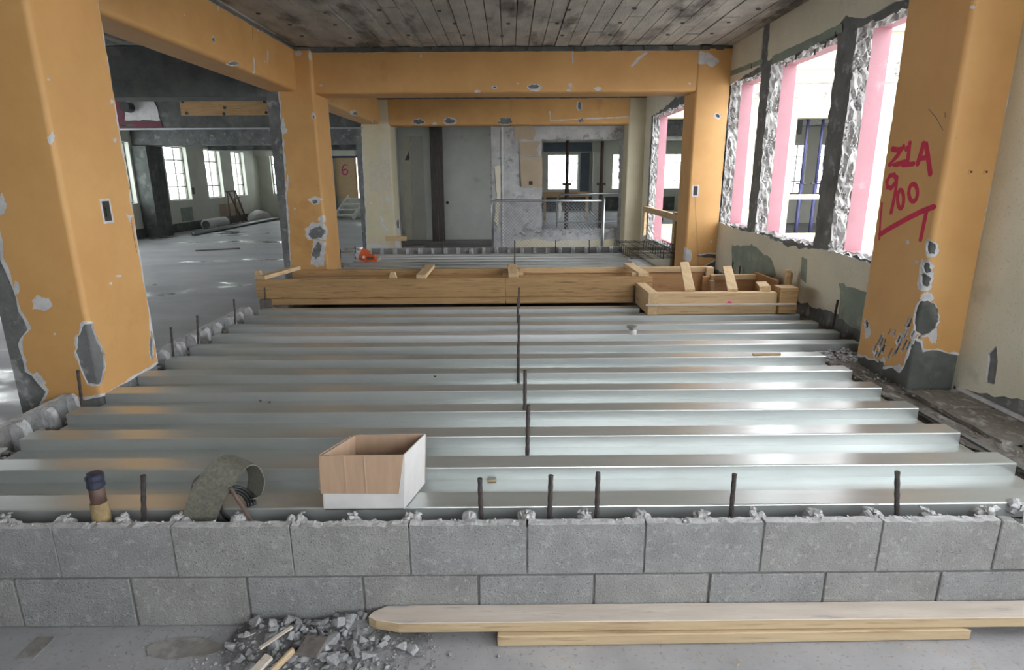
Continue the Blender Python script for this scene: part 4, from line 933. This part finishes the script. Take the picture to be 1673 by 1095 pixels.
# chain-link gate
gt = thing('chain_link_gate', 'low galvanised chain-link gate before the concrete opening', 'gate', (.64, 10.2, 0))
gx0, gx1, gz0, gz1 = -.29, 1.565, .36, 1.165
MB().tube([(gx0, 10.2, .0), (gx0, 10.2, gz1-.06), (gx0+.02, 10.2, gz1-.015), (gx0+.07, 10.2, gz1), (gx1-.02, 10.2, gz1-.02)], .02, 10).put('top_rail', GALVT, gt, smooth=True)
MB().tube([(gx1, 10.2, 0), (gx1, 10.2, gz1+.01)], .028, 10).put('gate_post', GALVT, gt, smooth=True)
mb = MB(); s_ = .055; hgt = gz1-gz0
for sg in (1, -1):
    k = -hgt
    while k < gx1-gx0:
        u0, u1 = max(0, k), min(gx1-gx0, k+hgt)
        if u1 > u0:
            za, zb = (gz0+u0-k, gz0+u1-k) if sg > 0 else (gz1-(u0-k), gz1-(u1-k))
            mb.tube([(gx0+u0, 10.2+.004*sg, za), (gx0+u1, 10.2+.004*sg, zb)], .0028, 4)
        k += s_
o = mb.put('wire_mesh', GALVT, gt); o['kind'] = 'stuff'
tag(MB().prism(blob(onY(915, 343, 10.15).x, onY(915, 343, 10.15).z, .03, .13, 4, 16, .3), lambda a, b, t: (a, t, b), 10.14, 10.155).put('paper_tag', WHITEP), 'torn white tag hanging on the chain-link gate', 'tag')
g3 = thing('chain_link_gate', 'farther grey tube railing beyond the concrete opening', 'railing', (2.6, 15.0, 0))
a, b = onY(910, 318, 15.), onY(1030, 315, 15.)
MB().tube([(a.x, 15, 0), (a.x, 15, a.z-.1), (a.x+.1, 15, a.z), (b.x, 15, b.z)], .022, 8).put('top_rail', GALVT, g3, smooth=True)
MB().tube([(b.x, 15, 0), (b.x, 15, b.z)], .022, 8).put('gate_post', GALVT, g3)
MB().tube([(a.x, 15, .45), (b.x, 15, .45)], .016, 8).put('lower_rail', GALVT, g3)
# back room behind the opening
bb = box('blue_board', (1.53, 3.69, 27.93, 27.985, 2.607, 2.98), BLUEG); tag(bb, 'blue-grey header board over the window of the back room', 'board')
dd = thing('door_4', 'grey door on the back wall of the far room', 'door', (3.38, 27.95, 0)); dd['kind'] = 'structure'
MB().box(3.2, 3.6, 27.93, 27.99, .02, 2.55).put('door_leaf', BLUEG, dd)
tag(MB().box(3.72, 4.3, 27.5, 27.99, 0, 2.6).put('pilaster', WALLC, bev=.01), 'pale pilaster between the windows of the back room', 'pilaster')
MBb = MB().box(1.0, 7.5, 27.86, 27.99, 0.02, .62).put('baseboard_back_room', CONCD); struct(MBb)
bare = MB().box(.6, 8.0, 17.2, 17.6, 2.62, 2.99).put('concrete_beam', CONC, bev=.005); tag(bare, 'concrete beam crossing the far room behind the shoring posts', 'beam')
for x_, lab in ((926, 'rusty shoring post standing left in the concrete opening'), (981, 'rusty shoring post standing right in the concrete opening')):
    p = onY(x_-1, 372, 18.0); t = thing('shoring_post', lab, 'post', (p.x, 18.0, 0))
    MB().tube([(p.x, 18, .012), (p.x, 18, 1.3)], .06, 12).put('outer_tube', RUST, t, smooth=True); MB().tube([(p.x, 18, 1.3), (p.x, 18, 2.98)], .045, 12).put('inner_tube', RUST, t, smooth=True)
    MB().box(p.x-.12, p.x+.12, 17.88, 18.12, .001, .015).put('base_plate', RUST, t); MB().tube([(p.x-.13, 18, 1.32), (p.x+.13, 18, 1.32)], .03, 8).put('collar_pin', RUST, t)
tr = thing('timber_guard', 'pale timber guard rail before the window of the back room', 'guard rail', (2.2, 22, 0))
a, b = onY(888, 318, 22.), onY(962, 318, 22.); MB().box(a.x, b.x, 21.97, 22.03, a.z-.09, a.z+.09).put('rail', PINEX, tr); MB().box(b.x-.1, b.x, 22.03, 22.1, 0, a.z).put('post', PINEX, tr); MB().box(a.x, a.x+.1, 22.03, 22.1, 0, a.z).put('post', PINEX, tr)
tag(MB().box(4.4, 5.3, 21, 21.8, 0.0, .75).box(4.35, 5.35, 20.95, 21.85, .75, .82).put('work_bench', CONCD, bev=.01), 'dark bench standing in the back room by the second post', 'bench')
# timber guard in the courtyard opening and wood scraps by the cream column
tg = thing('timber_guard', 'bright timber guard rail across the courtyard opening', 'guard rail', (2.56, 10.3, .4))
a, b = onX(1052, 341, 2.55), onX(1090, 351, 2.55)
MB().bar(a, b, .05, .10).put('rail', PINEY, tg, bev=.003); MB().bar(onX(1090, 351, 2.56), onX(1112, 358, 2.56), .05, .10).put('rail', PINEY, tg, bev=.003)
MB().box(2.53, 2.58, a.y-.16, a.y-.02, .45, a.z-.05).put('post', PINEY, tg, bev=.003); p = onX(1103, 380, 2.56); MB().box(2.53, 2.585, p.y-.05, p.y+.08, .40, 1.0).put('post', PINEY, tg, bev=.003)
MB().box(2.53, 2.585, p.y-.05, p.y+.08, .0, .40).put('post_foot', FORMX, tg)
sc_ = MB().box(onY(629, 390, 11.9).x, onY(664, 390, 11.9).x, 11.93, 11.987, onY(640, 394, 11.9).z, onY(640, 387, 11.9).z).put('wood_scrap', PINEX, bev=.003); tag(sc_, 'short timber block nailed at the foot of the cream column', 'wood scrap')
c = onY(655, 391, 12.9)
tag(MB().bar((c.x-.1, 13.0, .06), (c.x+.45, 13.3, .06), .25, .1).put('timber_offcut', DARKWOOD, bev=.01), 'dark timber offcut on the floor of the recess', 'offcut')
# rebar cage on the far deck
rc = thing('rebar_cage', 'welded rebar cage lying by the courtyard opening', 'rebar cage', (2.05, 9.2, .39))
cz = (.40, .52); xs_ = [1.74+.15*i for i in range(6)]; ys_ = [8.55+.16*i for i in range(9)]
for z in cz:
    mb = MB()
    for x in xs_: mb.tube([(x, ys_[0]-.03, z), (x, ys_[-1]+.03, z)], .0045, 5)
    for y in ys_: mb.tube([(xs_[0]-.03, y, z+.008), (xs_[-1]+.03, y, z+.008)], .004, 5)
    mb.put('bar_grid', REBAR, rc)
mb = MB()
for x in (xs_[0], xs_[3], xs_[-1]):
    for y in ys_: mb.tube([(x, y, cz[0]), (x, y, cz[1])], .005, 5)
mb.put('upright_bars', REBAR, rc)
# orange tool on the far deck
tl = thing('orange_tool', 'orange steel tool bracket resting on the far deck', 'tool', (-2.0, 8.6, .39))
a = onZ(586, 428, .39); Yt = a.y; X_ = lambda x_: onY(x_, 425, Yt).x; Z_ = lambda y_: onY(600, y_, Yt).z
MB().bar((X_(590), Yt+.06, Z_(427)), (X_(597), Yt+.10, Z_(409)), .13, .012, up=(0, -1, 0)).put('back_plate', ORTOOL, tl, bev=.003)
MB().prism([(X_(595), Z_(427)), (X_(617), Z_(427)), (X_(613), Z_(416)), (X_(597), Z_(416))], lambda u, v, t: (u, t, v), Yt-.02, Yt+.05).put('housing', ORTOOL, tl, bev=.004)
MB().prism([(X_(600), Z_(424)), (X_(611), Z_(424)), (X_(611), Z_(419)), (X_(600), Z_(419))], lambda u, v, t: (u, t, v), Yt-.026, Yt-.02).put('name_plate', RUST, tl)
MB().tube([(X_(595), Yt-.03, Z_(420)), (X_(595), Yt, Z_(420))], .02, 10).put('knob', WHITEP, tl); MB().tube([(X_(617), Yt, Z_(426)), (X_(622), Yt-.01, Z_(422))], .022, 10).put('nozzle', WHITEP, tl)
c = onZ(582, 423, .39); o = bpy.data.objects.new('plaster_lump', RM[3].copy()); COL.objects.link(o); o.data.materials.clear(); o.data.materials.append(PLASTER); o.location = c+Vector((0, .1, .04)); o.scale = (.06, .06, .07); tag(o, 'pale plaster lump left of the orange tool', 'lump')

# ------------------------------------------------------------------ wet hall: things along the window wall
pw = lambda x_, y_, X=-9.85: onX(x_, y_, X)
a, b = pw(336, 362, -9.35), pw(366, 354, -9.35); a.z = b.z = .17
rm_ = thing('rolled_mat', 'pale rolled mat on the hall floor under the windows', 'roll', (a.x, (a.y+b.y)/2, 0))
rl_ = MB().tube([a, b], .165, 18).put('roll', PLASTER, rm_, smooth=True); MB().tube([a+(a-b)*.002, a+(b-a)*.01], .12, 18).put('roll_shade_disc', CONCD, rl_)  # dark end disc paints the shade inside the open roll
for k, lab in enumerate(('long pipe nearest the hall floor edge below the windows', 'second long pipe lying below the hall windows', 'third long pipe lying against the hall wall')):
    tag(MB().tube([(-8.83-.115*k, 16.9+k, .056), (-8.83-.115*k, 23.5, .056)], .055, 8).put('long_pipe', RUST if k else GALVT, smooth=True), lab, 'pipe')
rk = thing('lath_frame', 'spindly brown trestle frame leaning under the hall windows', 'trestle', (-9.3, 21.8, 0))
for (xa, ya), (xb, yb) in ((((370, 312), (377, 362))), ((372, 312), (398, 358)), ((382, 312), (388, 362)), ((384, 312), (404, 358)), ((368, 313), (386, 312)), ((378, 325), (392, 322))):
    q_ = pw(xb, yb, -9.25); q_.z = q_.z if yb < 340 else .02; MB().tube([pw(xa, ya, -9.6), q_], .03, 6).put('leg' if yb > 340 else 'cross_bar', RUST, rk)
mb = MB(); c = pw(422, 349, -9.5); me = mb.tube([(c.x, c.y-.9, .02), (c.x, c.y-.5, .12), (c.x, c.y, .16), (c.x, c.y+.6, .1), (c.x, c.y+1., .02)], .2, 12, radii=[.1, .2, .24, .2, .1]); tag(mb.put('white_sack', PLASTER, smooth=True), 'crumpled white sacks heaped in the hall corner', 'sack')
for k, lab in enumerate(('left one of the boards leaning in the hall corner', 'right one of the boards leaning in the hall corner')):
    tag(MB().bar((-8.75+.2*k, 23.9, .02), (-8.95+.2*k, 24.44, .75), .12, .03, up=(0, -1, .5)).put('leaning_board', PINEX), lab, 'board')
tag(MB().bar((-8.45, 24.2, .02), (-8.5, 24.46, 1.7), .1, .05, up=(0, -1, 0)).put('dark_post', BLACK), 'dark post leaning beside the corner window of the hall', 'post')
for q, m_, lab in (((295, 340, 317, 360), GREENP, 'green'), ((358, 334, 398, 352), TAN, 'tan')):
    a, b = pw(q[0], q[1], -9.89), pw(q[2], q[3], -9.89); MB().box(-9.9, -9.89, a.y, b.y, min(a.z, b.z), max(a.z, b.z)).put('paint_patch', m_, wl)
q = pw(316, 312, -9.89); MB().box(-9.9, -9.88, q.y-.06, q.y+.06, q.z-.1, q.z+.1).put('switch_box', BLACK, wl)
MB().box(-9.9, -9.86, 15, 24.5, 0, .25).put('dark_base', CONCD, wl)
tag(MB().box(-9.9, -6.0, 24.2, 24.48, 2.36, 2.6).put('soffit_box', WALLC), 'pale boxed soffit along the back wall of the hall', 'soffit')
d6 = thing('door_5', 'plywood door panel sprayed with a pink six', 'door', (-6.3, 24.5, .75)); d6['kind'] = 'structure'
PX = lambda x_: onY(x_, 300, 24.45).x; PZ = lambda y_: onY(565, y_, 24.45).z
ply6 = MB().box(PX(549.5), PX(582), 24.47, 24.50, .75, PZ(258)).put('plywood_sheet', PINEY, d6)
MB().box(PX(582), PX(584), 24.45, 24.50, .75, PZ(258)).put('door_frame', PLY, d6); MB().box(PX(540), PX(588), 24.44, 24.50, PZ(258), PZ(254)).put('lintel', BLUEP, d6)
MB().tube([(PX(546), 24.4, .0), (PX(544.5), 24.4, PZ(258))], .06, 8).put('dark_pipe', BLACK, d6)
mb = MB(); S6 = [(570, 270), (565, 269), (561, 274), (560, 280), (562, 285), (566, 285.5), (569.5, 282), (569, 278), (565, 276.5), (561, 279)]
rib([(PX(a), PZ(b)) for a, b in S6], .045, lambda u, v, t: (u, t, v), 24.46, 24.468, mb); mb.put('spray_six', MAGENTA, ply6)
stp = thing('white_steps', 'white open wooden steps up to the plywood door', 'steps', (-6.2, 23.6, 0))
sx0, sx1 = onY(549, 340, 23.4).x, onY(580, 340, 23.4).x
for k in range(4):
    MB().box(sx0+.08*k, sx1+.10*k, 23.0+.32*k, 23.3+.32*k, .15+.19*k, .20+.19*k).put('tread', WHITEP, stp)
for x_, dx in ((sx0, .3), (sx1, .35)):
    MB().bar((x_, 22.9, .05), (x_+dx, 24.3, .82), .05, .16).put('stringer', WHITEP, stp)
rp = MB().prism([(21.5, .0), (24.3, .0), (24.3, .45), (23.6, .30)], lambda a, b, t: (t, a, b), -5.35, -4.2).put('ramp', FLOORC); tag(rp, 'pale concrete ramp beside the white steps', 'ramp')
tag(MB().box(PX(540), PX(548), 23.9, 24.3, 0.0, .55).put('red_crate', MAROON, bev=.02), 'dark red crate beside the white steps', 'crate')
tag(MB().bar((-6.9, 13.2, .015), (-6.1, 13.6, .015), .06, .03).put('floor_batten', DARKWOOD), 'dark batten lying on the wet hall floor', 'batten')

# ------------------------------------------------------------------ courtyard wing seen through the windows
wg = thing('courtyard_wing', 'cream wing with shored opening across the courtyard', 'building', (9, 12.85, -.4))
ho = [rect(3.08, 4.45, .55, 2.66), rect(5.80, 7.15, .34, 2.65), rect(8.35, 9.7, .34, 2.65), rect(10.9, 12.2, .34, 2.65)]
put('wing_wall', plate(rect(2.865, 16, -.4, 4.35), ho, fy(12.72), 0, .24), FACADE, wg)
MB().box(2.865, 16, 12.66, 12.72, 3.30, 3.38).put('string_course', FACADE, wg); MB().box(2.865, 16, 12.60, 12.72, 4.22, 4.35).put('cornice', FACADE, wg)
for k in range(5):
    x = 5.2+k*1.6
    mb = MB(); mb.box(x, x+1.3, 12.69, 12.72, 4.0, 4.06).box(x, x+1.3, 12.69, 12.72, 3.55, 3.61).box(x, x+.06, 12.69, 12.72, 3.61, 4.0).box(x+1.24, x+1.3, 12.69, 12.72, 3.61, 4.0); mb.put('frieze_panel', FACADE, wg)
MB().box(5.80, 7.15, 12.74, 12.84, 1.05, 1.15).put('ledge_board', FACADE, wg)
rnd = random.Random(6); sp = [(rnd.uniform(6.4, 7.15), 12.73+rnd.uniform(-.03, .1), 2.66+rnd.uniform(-.04, .03)) for k in range(60)]+[(rnd.uniform(7.6, 8.1), 12.7, 3.6+rnd.uniform(-.3, .2)) for k in range(40)]
lumps('broken_edge', sp, wg, CONCL, 8, .03, .07)
for (xt, xb), lab in zip(((1316, 1304), (1340, 1328), (1366, 1357)), ('left blue shoring post in the wing opening', 'middle blue shoring post in the wing opening', 'right blue shoring post in the wing opening')):
    xx = onY((xt+xb)/2, 290, 13.2).x; t = thing('shoring_post', lab, 'post', (xx, 13.2, 0))
    MB().tube([(xx, 13.2, .01), (xx, 13.2, 1.35)], .04, 10).put('outer_tube', BLUEP, t, smooth=True); MB().tube([(xx, 13.2, 1.35), (xx, 13.2, 2.98)], .03, 10).put('inner_tube', BLUEP, t, smooth=True)
    MB().box(xx-.1, xx+.1, 13.1, 13.3, .001, .012).put('base_plate', BLUEP, t); MB().tube([(xx-.1, 13.2, 1.36), (xx+.1, 13.2, 1.36)], .02, 6).put('collar_pin', RUST, t)
ru = thing('roof_plant', 'grey plant housing on the roof of the wing', 'roof plant', (7.6, 15.5, 3.31))
MB().box(6.9, 8.6, 15, 16.2, 3.32, 5.0).put('housing', BLUEG, ru, bev=.02); MB().box(6.3, 8.9, 14.8, 16.4, 5.0, 5.08).put('roof_sheet', CONC, ru)
MB().tube([(6.2, 14.6, 3.31), (7.2, 14.6, 5.2)], .05, 8).put('stay', RUST, ru)
